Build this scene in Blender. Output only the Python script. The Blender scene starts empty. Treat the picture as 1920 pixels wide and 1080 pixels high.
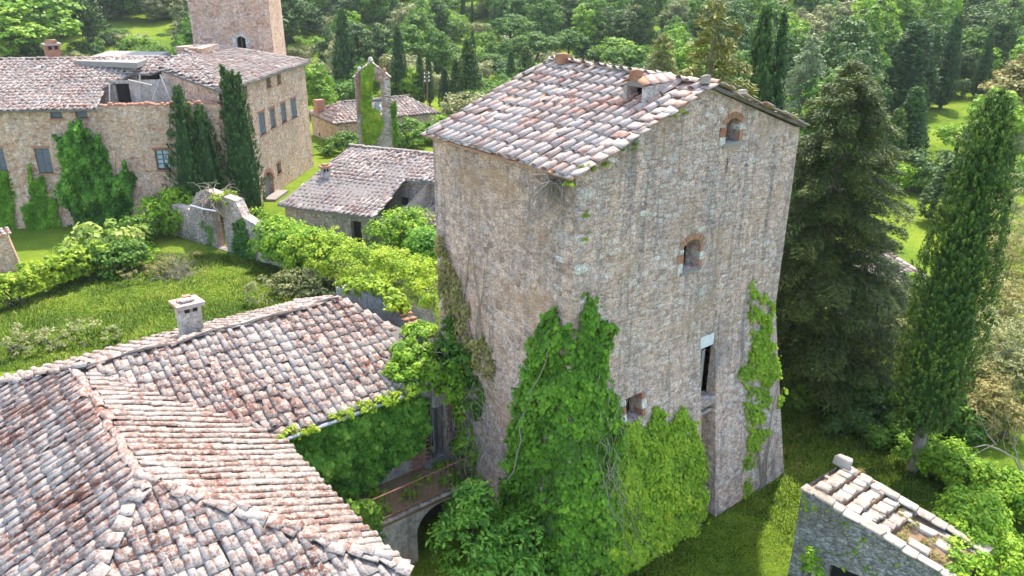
import bpy, math, random
import numpy as np
from mathutils import Matrix, Vector

# ---------------------------------------------------------------- camera, sky, sun, exposure
S = bpy.context.scene
COL = S.collection
CAM = np.array([0.0, 0.0, 16.87])
FPX, HOR = 1500.0, 620.0                      # focal length and horizon offset in photo pixels (1920 wide)
PITCH = math.atan2(HOR, FPX)
HEAD = math.radians(-38.3688)
cd = bpy.data.cameras.new('camera'); cam = bpy.data.objects.new('camera', cd); COL.objects.link(cam)
cam.location = CAM; cam.rotation_euler = (math.pi/2 - PITCH, 0, HEAD)
cd.sensor_width = 36.0; cd.lens = 36.0*FPX/1920.0; cd.clip_start = 0.1; cd.clip_end = 4000.0
S.camera = cam
SUN_EL, SUN_AZ = math.radians(60), math.atan2(0.63, 0.78)     # direction to the sun: +x +y (behind the tower, to the right)
w = bpy.data.worlds.new('World'); S.world = w; w.use_nodes = True
nt = w.node_tree; bg = nt.nodes['Background']
sky = nt.nodes.new('ShaderNodeTexSky'); sky.sky_type = 'NISHITA'; sky.sun_disc = False
sky.sun_elevation = SUN_EL; sky.sun_rotation = math.pi/2 - SUN_AZ; sky.air_density = 1.0; sky.dust_density = 1.6; sky.ozone_density = 0.0
nt.links.new(sky.outputs[0], bg.inputs[0]); bg.inputs[1].default_value = 0.15
sd = bpy.data.lights.new('sun', 'SUN'); sun = bpy.data.objects.new('sun', sd); COL.objects.link(sun)
sd.energy = 2.0; sd.angle = math.radians(1.6); sd.color = (1.0, 0.93, 0.82)
sdir = Vector((math.cos(SUN_EL)*math.cos(SUN_AZ), math.cos(SUN_EL)*math.sin(SUN_AZ), math.sin(SUN_EL)))
sun.rotation_euler = sdir.to_track_quat('Z', 'Y').to_euler(); sun.location = (40, 25, 60)
S.view_settings.view_transform = 'Standard'; S.view_settings.look = 'None'
S.view_settings.gamma = 1.0; S.view_settings.exposure = 1.95
try: S.view_settings.use_curve_mapping = False
except Exception: pass

HAZE = 0.0002
# ---------------------------------------------------------------- helpers
rng = np.random.default_rng(7)
random.seed(7)
_ca, _sa = math.cos(HEAD), math.sin(HEAD)
_cp, _sp = math.cos(PITCH), math.sin(PITCH)
def ray(px, py):
    r, u = (px-960.0)/FPX, -(py-540.0)/FPX
    f, z = _cp + u*_sp, -_sp + u*_cp
    return np.array([r*_ca - f*_sa, r*_sa + f*_ca, z])
def at(px, py, z=0.0):
    d = ray(px, py); return CAM + d*((z-CAM[2])/d[2])
def aty(px, py, y):
    d = ray(px, py); return CAM + d*((y-CAM[1])/d[1])
def atx(px, py, x):
    d = ray(px, py); return CAM + d*((x-CAM[0])/d[0])
def hit(px, py, P, N):
    d = ray(px, py); P = np.asarray(P, float); N = np.asarray(N, float)
    return CAM + d*(np.dot(P-CAM, N)/np.dot(d, N))
def proj(P):
    q = np.asarray(P, float) - CAM
    r = q[..., 0]*_ca + q[..., 1]*_sa; fo = -q[..., 0]*_sa + q[..., 1]*_ca; u = q[..., 2]
    fw = fo*_cp - u*_sp; up = fo*_sp + u*_cp
    return np.stack([960+FPX*r/fw, 540-FPX*up/fw, fw], -1)
def height_at(base, px, py):
    b = np.asarray(base, float); d = ray(px, py)
    t = math.hypot(b[0], b[1])/math.hypot(d[0], d[1]); return CAM[2] + d[2]*t
def unit(v):
    v = np.asarray(v, float); return v/np.linalg.norm(v)
def hash2(ix, iy, s):
    h = np.sin(ix*127.1 + iy*311.7 + s*74.7)*43758.5453
    return h - np.floor(h)
def vnoise(x, y, s=0):
    x = np.asarray(x, float); y = np.asarray(y, float)
    ix, iy = np.floor(x), np.floor(y); fx, fy = x-ix, y-iy
    fx = fx*fx*(3-2*fx); fy = fy*fy*(3-2*fy)
    a = hash2(ix, iy, s); b = hash2(ix+1, iy, s); c = hash2(ix, iy+1, s); d = hash2(ix+1, iy+1, s)
    return (a*(1-fx)+b*fx)*(1-fy) + (c*(1-fx)+d*fx)*fy
def fbm(x, y, s=0, o=3):
    v, a = 0, 0.5
    for k in range(o): v = v + a*vnoise(np.asarray(x)*2**k, np.asarray(y)*2**k, s+k*13); a *= .5
    return v/(1-.5**o)
def in_poly(px, py, poly):
    px = np.asarray(px); py = np.asarray(py); ins = np.zeros(px.shape, bool)
    n = len(poly)
    for i in range(n):
        x0, y0 = poly[i]; x1, y1 = poly[(i+1) % n]
        c = ((y0 > py) != (y1 > py)) & (px < (x1-x0)*(py-y0)/(y1-y0+1e-12)+x0)
        ins ^= c
    return ins

class MB:
    """collects faces for ONE mesh"""
    def __init__(s): s.v, s.f, s.r = [], [], []
    def face(s, pts, r=0.0):
        n = len(s.v); s.v += [tuple(map(float, p)) for p in pts]; s.f.append(tuple(range(n, n+len(pts)))); s.r += [r]*len(pts)
    def hexa(s, p, r=0.0):
        """8 points: bottom 0-3 counter clockwise, top 4-7"""
        n = len(s.v); s.v += [tuple(map(float, q)) for q in p]; s.r += [r]*8
        for q in ((3,2,1,0), (4,5,6,7), (0,1,5,4), (1,2,6,5), (2,3,7,6), (3,0,4,7)): s.f.append(tuple(n+i for i in q))
    def box(s, c, h, M=None, r=0.0, jit=0.0):
        c = np.asarray(c, float); h = np.asarray(h, float)
        q = np.array([[-1,-1,-1],[1,-1,-1],[1,1,-1],[-1,1,-1],[-1,-1,1],[1,-1,1],[1,1,1],[-1,1,1]])*h
        if jit: q = q + rng.uniform(-jit, jit, q.shape)
        if M is not None: q = q @ np.asarray(M, float).T
        s.hexa(q+c, r)
    def tube(s, pts, rad, n=6, r=0.0, cap=True):
        pts = [np.asarray(p, float) for p in pts]; m = len(pts)
        if np.isscalar(rad): rad = [rad]*m
        base = len(s.v)
        for i, p in enumerate(pts):
            t = unit(pts[min(i+1, m-1)]-pts[max(i-1, 0)]+1e-9)
            a = unit(np.cross(t, (0.31, 0.17, 0.93) if abs(t[2]) < .9 else (1, 0.2, 0))); b = np.cross(t, a)
            for k in range(n):
                an = 2*math.pi*k/n; s.v.append(tuple(p+rad[i]*(math.cos(an)*a+math.sin(an)*b))); s.r.append(r)
        for i in range(m-1):
            for k in range(n):
                k2 = (k+1) % n; s.f.append((base+i*n+k, base+i*n+k2, base+(i+1)*n+k2, base+(i+1)*n+k))
        if cap:
            s.f.append(tuple(base+(m-1)*n+k for k in range(n))); s.f.append(tuple(base+k for k in reversed(range(n))))
    def mesh(s, name, mat, smooth=False):
        me = bpy.data.meshes.new(name); me.from_pydata(s.v, [], s.f)
        at_ = me.attributes.new('rnd', 'FLOAT', 'POINT'); at_.data.foreach_set('value', np.asarray(s.r, np.float32))
        if mat is not None: me.materials.append(mat)
        if smooth: me.polygons.foreach_set('use_smooth', [True]*len(me.polygons))
        me.update(); return me
    def build(s, name, mat, parent=None, smooth=False, kind=None):
        return link(name, s.mesh(name, mat, smooth), parent, kind)

def np_mesh(name, V, F, rnd, mat, smooth=False):
    """fast mesh from arrays; F is (n,4) or (n,3)"""
    V = np.ascontiguousarray(V, np.float32); F = np.ascontiguousarray(F, np.int32); k = F.shape[1]
    me = bpy.data.meshes.new(name); me.vertices.add(len(V)); me.vertices.foreach_set('co', V.ravel())
    me.loops.add(F.size); me.loops.foreach_set('vertex_index', F.ravel())
    me.polygons.add(len(F)); me.polygons.foreach_set('loop_start', np.arange(0, F.size, k, dtype=np.int32))
    if smooth: me.polygons.foreach_set('use_smooth', np.ones(len(F), bool))
    a = me.attributes.new('rnd', 'FLOAT', 'POINT'); a.data.foreach_set('value', np.ascontiguousarray(rnd, np.float32))
    me.materials.append(mat); me.update(calc_edges=True); me.validate(); return me

def wmat(o):
    return Matrix.Translation(o.location) if o.parent is None else Matrix.Identity(4)
def link(name, me, parent=None, kind=None, M=None):
    o = bpy.data.objects.new(name, me); COL.objects.link(o)
    if M is not None: o.matrix_basis = M
    if parent is not None:
        o.parent = parent
        if parent.type == 'EMPTY' and parent.parent is None: o.matrix_parent_inverse = Matrix.Translation(-parent.location)
    if kind: o['kind'] = kind
    return o
def thing(name, label, cat, loc=(0,0,0), group=None):
    o = bpy.data.objects.new(name, None); COL.objects.link(o); o.location = tuple(map(float, loc)); o.empty_display_size = .3
    o['label'] = label; o['category'] = cat
    if group: o['group'] = group
    return o
def tag(o, label, cat, group=None):
    o['label'] = label; o['category'] = cat
    if group: o['group'] = group
    return o

# ---------------------------------------------------------------- materials
def new_mat(name):
    m = bpy.data.materials.new(name); m.use_nodes = True; t = m.node_tree
    return m, t, t.nodes['Principled BSDF'], t.nodes, t.links
def N(t, typ, **kw):
    n = t.nodes.new(typ)
    for k, v in kw.items():
        if k.startswith('i_'): n.inputs[k[2:]].default_value = v
        elif k.startswith('n_'): n.inputs[int(k[2:])].default_value = v
        else: setattr(n, k, v)
    return n
def ramp(t, stops, src, interp='LINEAR'):
    n = t.nodes.new('ShaderNodeValToRGB'); n.color_ramp.interpolation = interp
    e = n.color_ramp.elements
    while len(e) < len(stops): e.new(0.5)
    for k, (p, c) in enumerate(stops):
        e[k].position = p; e[k].color = (c[0], c[1], c[2], 1) if not np.isscalar(c) else (c, c, c, 1)
    t.links.new(src, n.inputs[0]); return n.outputs[0]
def mixc(t, fac, a, b, mode='MIX'):
    n = t.nodes.new('ShaderNodeMix'); n.data_type = 'RGBA'; n.blend_type = mode
    for s, v in ((n.inputs[0], fac), (n.inputs[6], a), (n.inputs[7], b)):
        if hasattr(v, 'is_linked'): t.links.new(v, s)
        elif np.isscalar(v): s.default_value = v
        else: s.default_value = (*v, 1)
    return n.outputs[2]
def math_(t, op, a, b=0.0, clamp=False):
    n = t.nodes.new('ShaderNodeMath'); n.operation = op; n.use_clamp = clamp
    for s, v in ((n.inputs[0], a), (n.inputs[1], b)):
        if hasattr(v, 'is_linked'): t.links.new(v, s)
        else: s.default_value = v
    return n.outputs[0]
def noise(t, vec, scale, detail=4.0, rough=.55, dist=0.0):
    n = N(t, 'ShaderNodeTexNoise', i_Scale=scale, i_Detail=detail, i_Roughness=rough, i_Distortion=dist)
    if vec is not None: t.links.new(vec, n.inputs['Vector'])
    return n.outputs['Fac']
def pos(t, scale=None):
    g = t.nodes.new('ShaderNodeNewGeometry').outputs['Position']
    if scale is None: return g
    m = N(t, 'ShaderNodeMapping'); m.inputs['Scale'].default_value = scale; t.links.new(g, m.inputs['Vector']); return m.outputs[0]
def rnd(t):
    a = N(t, 'ShaderNodeAttribute', attribute_name='rnd').outputs['Fac']
    o = t.nodes.new('ShaderNodeObjectInfo').outputs['Random']
    return math_(t, 'FRACT', math_(t, 'ADD', a, o))
def bump(t, b, h, strength, dist):
    n = N(t, 'ShaderNodeBump', i_Strength=strength, i_Distance=dist); t.links.new(h, n.inputs['Height']); t.links.new(n.outputs[0], b.inputs['Normal'])

def mat_tile(name, stops, lichen=.55, scale=7.0):
    m, t, b, ns, L = new_mat(name); r = rnd(t); p = pos(t)
    base = ramp(t, stops, math_(t, 'ADD', math_(t, 'MULTIPLY', r, .58), ramp(t, [(.36, 0), (.64, .42)], noise(t, p, 1.1, 4, .6))))
    n1 = noise(t, p, scale, 6, .72); n2 = noise(t, p, scale*2.6, 5, .75); n3 = noise(t, p, .55, 3)
    lf = ramp(t, [(.47, 0), (.555, 1)], math_(t, 'ADD', math_(t, 'MULTIPLY', n1, .8), math_(t, 'MULTIPLY', n3, .25)))
    c = mixc(t, math_(t, 'MULTIPLY', lf, lichen), base, (.43, .385, .335))
    dk = ramp(t, [(.55, 0), (.63, 1)], n2)
    c = mixc(t, math_(t, 'MULTIPLY', dk, .7), c, (.07, .055, .05))
    orf = ramp(t, [(.73, 0), (.76, 1)], noise(t, pos(t, (1, 1, 1)), 2.3, 5, .6))
    c = mixc(t, math_(t, 'MULTIPLY', orf, .8), c, (.50, .20, .03))
    L.new(c, b.inputs['Base Color']); b.inputs['Roughness'].default_value = .95
    b.inputs['Specular IOR Level'].default_value = .15
    bump(t, b, n2, .5, .02); return m
T_STOPS = [(0, (.13, .05, .032)), (.18, (.20, .09, .06)), (.4, (.245, .135, .10)), (.66, (.28, .185, .145)), (.88, (.32, .245, .205)), (1, (.37, .325, .29))]
M_TILE = mat_tile('roof_tile', T_STOPS, .85, 9.0)
M_TILE_T = mat_tile('tower_tile', [(0, (0.307, 0.112, 0.071)), (.18, (0.410, 0.211, 0.147)), (.42, (0.474, 0.322, 0.248)), (.75, (0.538, 0.422, 0.348)), (1, (0.563, 0.484, 0.419))], .8, 7.5)
M_TILE_FAR = mat_tile('far_tile', [(0, (0.230, 0.118, 0.086)), (.3, (0.322, 0.207, 0.162)), (.7, (0.391, 0.291, 0.243)), (1, (0.437, 0.370, 0.319))], .6, 4.0)

def mat_stone(name, cols, mortar, scale, streak=.6, warm=None, bumpd=.05, white=.5, joint=.07, contrast=1.0, grey=0.0, piece=False):
    m, t, b, ns, L = new_mat(name); p = pos(t)
    pd = N(t, 'ShaderNodeVectorMath', operation='ADD'); L.new(p, pd.inputs[0])
    nz = N(t, 'ShaderNodeTexNoise', i_Scale=3.0, i_Detail=3.0); L.new(p, nz.inputs['Vector'])
    sc_ = N(t, 'ShaderNodeVectorMath', operation='SCALE'); sc_.inputs['Scale'].default_value = .22; L.new(nz.outputs['Color'], sc_.inputs[0]); L.new(sc_.outputs[0], pd.inputs[1])
    mp = N(t, 'ShaderNodeMapping'); mp.inputs['Scale'].default_value = (1, 1, 1.9); L.new(pd.outputs[0], mp.inputs['Vector'])
    vo = N(t, 'ShaderNodeTexVoronoi', i_Scale=scale); L.new(mp.outputs[0], vo.inputs['Vector'])
    ve = N(t, 'ShaderNodeTexVoronoi', feature='DISTANCE_TO_EDGE', i_Scale=scale); L.new(mp.outputs[0], ve.inputs['Vector'])
    sep = N(t, 'ShaderNodeSeparateColor'); L.new(vo.outputs['Color'], sep.inputs[0])
    k = math_(t, 'FRACT', math_(t, 'ADD', sep.outputs[0], rnd(t)))
    if piece: k = rnd(t)
    c = ramp(t, cols, k)
    jf = ramp(t, [(0, 1), (joint, 0)], ve.outputs['Distance'])
    if not piece: c = mixc(t, math_(t, 'MULTIPLY', jf, .8*contrast), c, mortar)
    big = noise(t, p, .9, 5, .65)
    c = mixc(t, ramp(t, [(.46, 0), (.62, .35 if piece else .85)], big), c, mortar)                 # old render left on the stones
    st = noise(t, pos(t, (2.6, 2.6, .22)), 1.0, 5, .62)
    c = mixc(t, math_(t, 'MULTIPLY', ramp(t, [(.52, 0), (.68, 1)], st), streak), c, (.22, .203, .19))
    fine = noise(t, p, 20, 6, .8); mid = noise(t, p, 5.5, 4, .65)
    c = mixc(t, 1.0, c, ramp(t, [(.36, .52), (.5, 1.0), (.64, 1.42)], fine), 'MULTIPLY')
    c = mixc(t, 1.0, c, ramp(t, [(.36, .74), (.64, 1.24)], mid), 'MULTIPLY')
    gy = ramp(t, [(.46, 0), (.60, 1)], noise(t, pos(t, (1, 1, .45)), .55, 5, .62))
    c = mixc(t, math_(t, 'MULTIPLY', gy, grey), c, mixc(t, 1.0, c, (.84, .88, .92), 'MULTIPLY'))
    st2 = noise(t, pos(t, (5.5, 5.5, .16)), 1.0, 4, .6)
    c = mixc(t, math_(t, 'MULTIPLY', ramp(t, [(.54, 0), (.66, 1)], st2), streak*.7), c, (.19, .175, .165))
    wf = ramp(t, [(.64, 0), (.70, 1)], noise(t, pos(t, (1, 1, 1.6)), 2.4, 3, .5))
    c = mixc(t, math_(t, 'MULTIPLY', wf, white), c, (.62, .575, .52))
    if warm is not None:
        wm = ramp(t, [(.50, 0), (.64, 1)], noise(t, p, .75, 4, .6))
        c = mixc(t, math_(t, 'MULTIPLY', wm, warm[3]), c, warm[:3])
    L.new(c, b.inputs['Base Color']); b.inputs['Roughness'].default_value = .95; b.inputs['Specular IOR Level'].default_value = .1
    h = fine if piece else math_(t, 'ADD', math_(t, 'MULTIPLY', fine, .6), math_(t, 'MULTIPLY', ramp(t, [(0, 0), (joint*2, 1)], ve.outputs['Distance']), .7))
    bump(t, b, h, .8, bumpd); return m
GREY = [(0, (0.402, 0.277, 0.219)), (.2, (0.686, 0.478, 0.376)), (.4, (0.518, 0.373, 0.306)), (.6, (0.720, 0.543, 0.431)), (.8, (0.583, 0.437, 0.376)), (1, (0.720, 0.638, 0.540))]
WARM = [(0, (0.363, 0.243, 0.175)), (.25, (0.518, 0.344, 0.242)), (.5, (0.570, 0.399, 0.295)), (.75, (0.466, 0.333, 0.262)), (1, (0.621, 0.466, 0.372))]
M_STONE = mat_stone('tower_stone', GREY, (0.713, 0.486, 0.373), 5.0, .72, (.52, .335, .21, .40), grey=.85)
M_STONE_P = mat_stone('tower_block', GREY, (0.713, 0.486, 0.373), 5.0, .72, (.52, .335, .21, .40), grey=.85, piece=True)
M_STONE_W = mat_stone('tower_stone_warm', [(0, (0.388, 0.261, 0.188)), (.3, (0.636, 0.450, 0.316)), (.6, (0.706, 0.503, 0.365)), (.8, (0.494, 0.366, 0.286)), (1, (0.706, 0.544, 0.434))], (0.671, 0.467, 0.340), 5.0, .6, (.55, .335, .185, .55), grey=.85)
M_STONE_W_P = mat_stone('tower_block_warm', [(0, (0.388, 0.261, 0.188)), (.3, (0.636, 0.450, 0.316)), (.6, (0.706, 0.503, 0.365)), (.8, (0.494, 0.366, 0.286)), (1, (0.706, 0.544, 0.434))], (0.671, 0.467, 0.340), 5.0, .45, (.55, .335, .185, .55), grey=.85, piece=True)
CAST = [(0, (0.394, 0.222, 0.148)), (.2, (0.592, 0.351, 0.238)), (.45, (0.704, 0.431, 0.290)), (.7, (0.563, 0.388, 0.303)), (1, (0.720, 0.579, 0.463))]
M_CASTLE = mat_stone('manor_stone', CAST, (0.720, 0.487, 0.341), 3.4, .30, (.46, .255, .155, .32), .06, .45, .06)
M_GSTONE = mat_stone('garden_stone', GREY, (.35, .32, .28), 4.0, .4, None, .06, .55, .09)
M_HUT = mat_stone('hut_stone', [(0, (.24, .22, .20)), (.5, (.38, .36, .33)), (1, (.47, .45, .42))], (.22, .19, .155), 4.2, .35, None, .06, .5, .10)
M_PLASTER = mat_stone('old_render', [(0, (.42, .37, .31)), (1, (.50, .45, .39))], (.46, .41, .35), 2.0, .5, (.42, .24, .15, .4), .02, .4, .02, .3)
M_PALE = mat_stone('pale_stone', [(0, (.56, .50, .42)), (1, (.68, .61, .53))], (.62, .56, .48), 3.0, .1, None, .02, .2, .02, .3)

def mat_simple(name, c1, c2, scale=6, rough=.9, stretch=(1, 1, 1), bd=.01, metal=0.0):
    m, t, b, ns, L = new_mat(name); n = noise(t, pos(t, stretch), scale, 5, .65)
    k = math_(t, 'FRACT', math_(t, 'ADD', math_(t, 'MULTIPLY', rnd(t), .35), n))
    L.new(ramp(t, [(.25, c1), (.75, c2)], k), b.inputs['Base Color'])
    b.inputs['Roughness'].default_value = rough; b.inputs['Specular IOR Level'].default_value = .2; b.inputs['Metallic'].default_value = metal
    bump(t, b, n, .5, bd); return m
M_BRICK = mat_simple('brick', (.24, .085, .05), (.40, .20, .125), 5)
M_BRICK_O = mat_simple('orange_brick', (.27, .11, .055), (.40, .215, .125), 6)
M_WOOD = mat_simple('grey_wood', (.11, .10, .095), (.23, .22, .21), 4, .85, (8, 8, .6))
M_WOODP = mat_simple('pale_timber', (.30, .28, .25), (.45, .42, .38), 4, .85, (8, 8, .6))
M_SHUT = mat_simple('shutter_paint', (.09, .10, .115), (.17, .18, .20), 4, .7, (1, 1, 5))
M_DARK = mat_simple('dark_interior', (.012, .011, .010), (.03, .027, .024), 3)
M_CONC = mat_simple('concrete', (.20, .17, .14), (.30, .265, .23), 2.0)
M_RUST = mat_simple('rust', (.16, .075, .04), (.30, .15, .09), 9, .8)
M_DRY = mat_simple('dry_twig', (.17, .135, .105), (.33, .28, .22), 5)
M_BARK = mat_simple('bark', (.16, .12, .095), (.33, .27, .23), 5, .95, (6, 6, .8), .03)
M_BARKD = mat_simple('dark_bark', (.07, .055, .045), (.16, .13, .11), 5, .95, (6, 6, .8), .03)
M_MORTAR = mat_simple('ridge_mortar', (.07, .06, .055), (.20, .175, .155), 4, .95)
M_MOSS = mat_simple('dry_moss', (.13, .12, .04), (.27, .17, .10), 3.2, .95, (1, 1, 1), .05)
M_CAP = mat_simple('weathered_cap_stone', (.15, .105, .075), (.43, .37, .30), 6.5, .95, (1, 1, 1), .03)
M_GLASS, _t, _b, _n, _l = new_mat('window_glass'); _b.inputs['Base Color'].default_value = (.45, .52, .58, 1); _b.inputs['Roughness'].default_value = .12
M_WHITE = mat_simple('white_porcelain', (.6, .6, .6), (.75, .75, .74), 5, .4)
M_RUBBER = mat_simple('black_rubber', (.015, .015, .015), (.035, .035, .035), 5, .7)
M_CABLE = mat_simple('grey_cable', (.30, .31, .33), (.42, .43, .45), 5, .6)

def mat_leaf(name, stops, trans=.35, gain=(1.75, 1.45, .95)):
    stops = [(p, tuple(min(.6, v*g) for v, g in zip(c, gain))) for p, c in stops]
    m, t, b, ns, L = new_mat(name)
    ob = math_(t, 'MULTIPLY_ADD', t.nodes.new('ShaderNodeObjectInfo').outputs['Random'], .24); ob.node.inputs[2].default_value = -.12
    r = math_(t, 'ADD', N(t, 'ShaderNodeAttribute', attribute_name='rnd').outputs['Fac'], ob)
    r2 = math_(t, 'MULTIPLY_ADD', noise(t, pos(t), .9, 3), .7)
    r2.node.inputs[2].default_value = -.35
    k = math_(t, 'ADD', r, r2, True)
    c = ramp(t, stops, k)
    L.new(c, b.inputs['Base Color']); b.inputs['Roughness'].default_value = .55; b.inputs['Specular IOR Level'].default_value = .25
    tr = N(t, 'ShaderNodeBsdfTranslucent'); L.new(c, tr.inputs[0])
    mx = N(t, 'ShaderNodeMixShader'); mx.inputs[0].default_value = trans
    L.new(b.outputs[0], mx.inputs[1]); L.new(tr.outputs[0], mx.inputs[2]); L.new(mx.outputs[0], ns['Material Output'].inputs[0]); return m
L_IVY = mat_leaf('ivy_leaf', [(0, (.035, .115, .014)), (.4, (.07, .22, .022)), (.8, (.125, .32, .03)), (1, (.20, .38, .05))], .35, (2.1, 1.45, .9))
L_IVYL = mat_leaf('pale_ivy_leaf', [(0, (.08, .18, .018)), (.45, (.14, .31, .03)), (.8, (.22, .38, .04)), (.97, (.36, .42, .06)), (1, (.48, .36, .05))], .35, (2.0, 1.45, .9))
L_IVYD = mat_leaf('dark_ivy_leaf', [(0, (.018, .075, .014)), (.4, (.055, .20, .028)), (.8, (.12, .33, .05)), (1, (.22, .42, .10))], .35, (1.95, 1.35, .9))
L_YEL = mat_leaf('yellow_vine_leaf', [(0, (.09, .17, .012)), (.35, (.22, .34, .025)), (.8, (.36, .46, .04)), (1, (.48, .52, .07))], .35, (1.25, 1.2, .95))
L_BRI = mat_leaf('bright_leaf', [(0, (.05, .13, .014)), (.4, (.11, .25, .022)), (.8, (.20, .36, .035)), (1, (.30, .43, .06))])
L_MID = mat_leaf('mid_leaf', [(0, (.028, .08, .014)), (.45, (.06, .155, .022)), (.85, (.12, .24, .035)), (1, (.18, .29, .06))])
L_DRK = mat_leaf('dark_leaf', [(0, (.016, .046, .013)), (.5, (.038, .092, .020)), (1, (.085, .155, .04))], .25)
L_OLV = mat_leaf('olive_leaf', [(0, (.09, .125, .06)), (.5, (.17, .21, .115)), (1, (.28, .32, .20))], .25)
L_SCRUB = mat_leaf('scrub_leaf', [(0, (.09, .10, .045)), (.5, (.17, .18, .075)), (1, (.27, .27, .14))], .25)
L_CYP = mat_leaf('cypress_needle', [(0, (.018, .045, .010)), (.5, (.040, .092, .016)), (.85, (.095, .165, .022)), (1, (.19, .24, .04))], .15, (1.3, 1.25, .7))
L_CYPD = mat_leaf('dark_cypress_needle', [(0, (.014, .042, .012)), (.5, (.032, .084, .02)), (1, (.07, .14, .03))], .15, (1.35, 1.25, .8))
L_CON = mat_leaf('conifer_needle', [(0, (.018, .036, .011)), (.35, (.045, .078, .02)), (.65, (.095, .14, .036)), (.88, (.17, .20, .06)), (1, (.28, .265, .10))], .2)
L_GOLD = mat_leaf('golden_conifer_needle', [(0, (.05, .075, .018)), (.5, (.12, .15, .035)), (1, (.24, .24, .09))], .15)
L_CED = mat_leaf('blue_cedar_needle', [(0, (.06, .11, .07)), (.5, (.13, .20, .13)), (1, (.21, .29, .20))], .15)
L_FIG = mat_leaf('fig_leaf', [(0, (.10, .20, .04)), (.5, (.20, .32, .08)), (1, (.34, .42, .20))])
L_GRASS = mat_leaf('grass_blade', [(0, (.06, .12, .012)), (.35, (.125, .21, .02)), (.7, (.20, .275, .03)), (1, (.34, .31, .09))], .35, (1.3, 1.3, .95))

def mat_ground():
    m, t, b, ns, L = new_mat('ground_turf'); p = pos(t)
    n1, n2, n3 = noise(t, p, .16, 5, .6), noise(t, p, 1.6, 6, .7), noise(t, p, 11, 5, .75)
    c = ramp(t, [(.30, (.06, .11, .012)), (.48, (.125, .195, .018)), (.62, (.20, .26, .027)), (.78, (.29, .25, .06))], math_(t, 'ADD', math_(t, 'MULTIPLY', n1, .6), math_(t, 'MULTIPLY', n2, .45)))
    c = mixc(t, 1.0, c, ramp(t, [(.3, .55), (.7, 1.35)], n3), 'MULTIPLY')
    d = ramp(t, [(.62, 0), (.72, 1)], noise(t, p, .5, 5, .65))
    c = mixc(t, math_(t, 'MULTIPLY', d, .45), c, (.20, .145, .075))
    L.new(c, b.inputs['Base Color']); b.inputs['Roughness'].default_value = 1; b.inputs['Specular IOR Level'].default_value = .05
    bump(t, b, n3, .8, .08); return m
M_GROUND = mat_ground()
# ---------------------------------------------------------------- tiles, stones, walls
def coppo(L=.46, r0=.105, r1=.085, seg=6, th=.016, hgt=.8):
    V, F = [], []
    for (y, r) in ((0, r0), (L, r1)):
        for rr in (r, r-th):
            for k in range(seg+1):
                a = math.pi*k/seg; V.append((-rr*math.cos(a), y, rr*math.sin(a)*hgt))
    n = seg+1
    for k in range(seg):
        F.append((k, k+1, 2*n+k+1, 2*n+k)[::-1]); F.append((n+k, n+k+1, 3*n+k+1, 3*n+k)); F.append((k, k+1, n+k+1, n+k))
    return np.array(V), np.array(F)
def slabv(wx, ly, th, rim=.0):
    V = np.array([(-wx, 0, 0), (wx, 0, 0), (wx*.93, ly, 0), (-wx*.93, ly, 0), (-wx, 0, th), (wx, 0, th), (wx*.93, ly, th), (-wx*.93, ly, th)], float)
    F = np.array([(3,2,1,0), (4,5,6,7), (0,1,5,4), (1,2,6,5), (2,3,7,6), (3,0,4,7)]); return V, F
def rockv(seed):
    r = np.random.default_rng(seed); n = 8; V = []
    a = np.sort(np.linspace(0, 2*math.pi, n, endpoint=False)+.39+r.uniform(-.22, .22, n)); q = r.uniform(.86, 1.06, n)*.84/np.maximum(np.abs(np.cos(a)), np.abs(np.sin(a)))**.85
    for z, s in ((0, 1.0), (.75, .97), (1.0, .78)):
        for k in range(n): V.append((q[k]*s*math.cos(a[k])*1.12, q[k]*s*math.sin(a[k])*1.12, z+(r.uniform(-.08, .08) if z > .9 else 0)))
    F = []
    for l in range(2):
        for k in range(n):
            k2 = (k+1) % n; F.append((l*n+k, l*n+k2, (l+1)*n+k2, (l+1)*n+k))
    for q in ((0, 1, 2, 3), (0, 3, 4, 7), (4, 5, 6, 7)): F.append(tuple(2*n+i for i in q))
    return np.array(V), np.array(F)
PROTO = {'coppo': coppo(.46, .092, .074, hgt=.62), 'coppo_big': coppo(.48, .125, .105), 'pan': slabv(.165, .46, .022), 'slab': slabv(.17, .34, .03), 'coppo_t': coppo(.50, .12, .098, hgt=.7)}
for k in range(6): PROTO['rock%d' % k] = rockv(k+3)
def blockv(seed):
    r = np.random.default_rng(seed); V = np.array([(-1, -1, 0), (1, -1, 0), (1, 1, 0), (-1, 1, 0), (-1, -1, .8), (1, -1, .8), (1, 1, .8), (-1, 1, .8), (-.82, -.82, 1), (.82, -.82, 1), (.82, .82, 1), (-.82, .82, 1)], float)
    j = r.uniform(-.16, .16, (4, 3)); V[:4, :2] += j[:, :2]; V[4:8] += j*[1, 1, .6]; V[8:] += j*[1, 1, .6]+r.uniform(-.06, .06, (4, 3))
    return V, np.array([(0,1,5,4), (1,2,6,5), (2,3,7,6), (3,0,4,7), (4,5,9,8), (5,6,10,9), (6,7,11,10), (7,4,8,11), (8,9,10,11)])
for k in range(6): PROTO['block%d' % k] = blockv(k+30)
def frame(X, Y, Z, P):
    M = np.eye(4); M[:3, 0] = X; M[:3, 1] = Y; M[:3, 2] = Z; M[:3, 3] = P; return M
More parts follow.
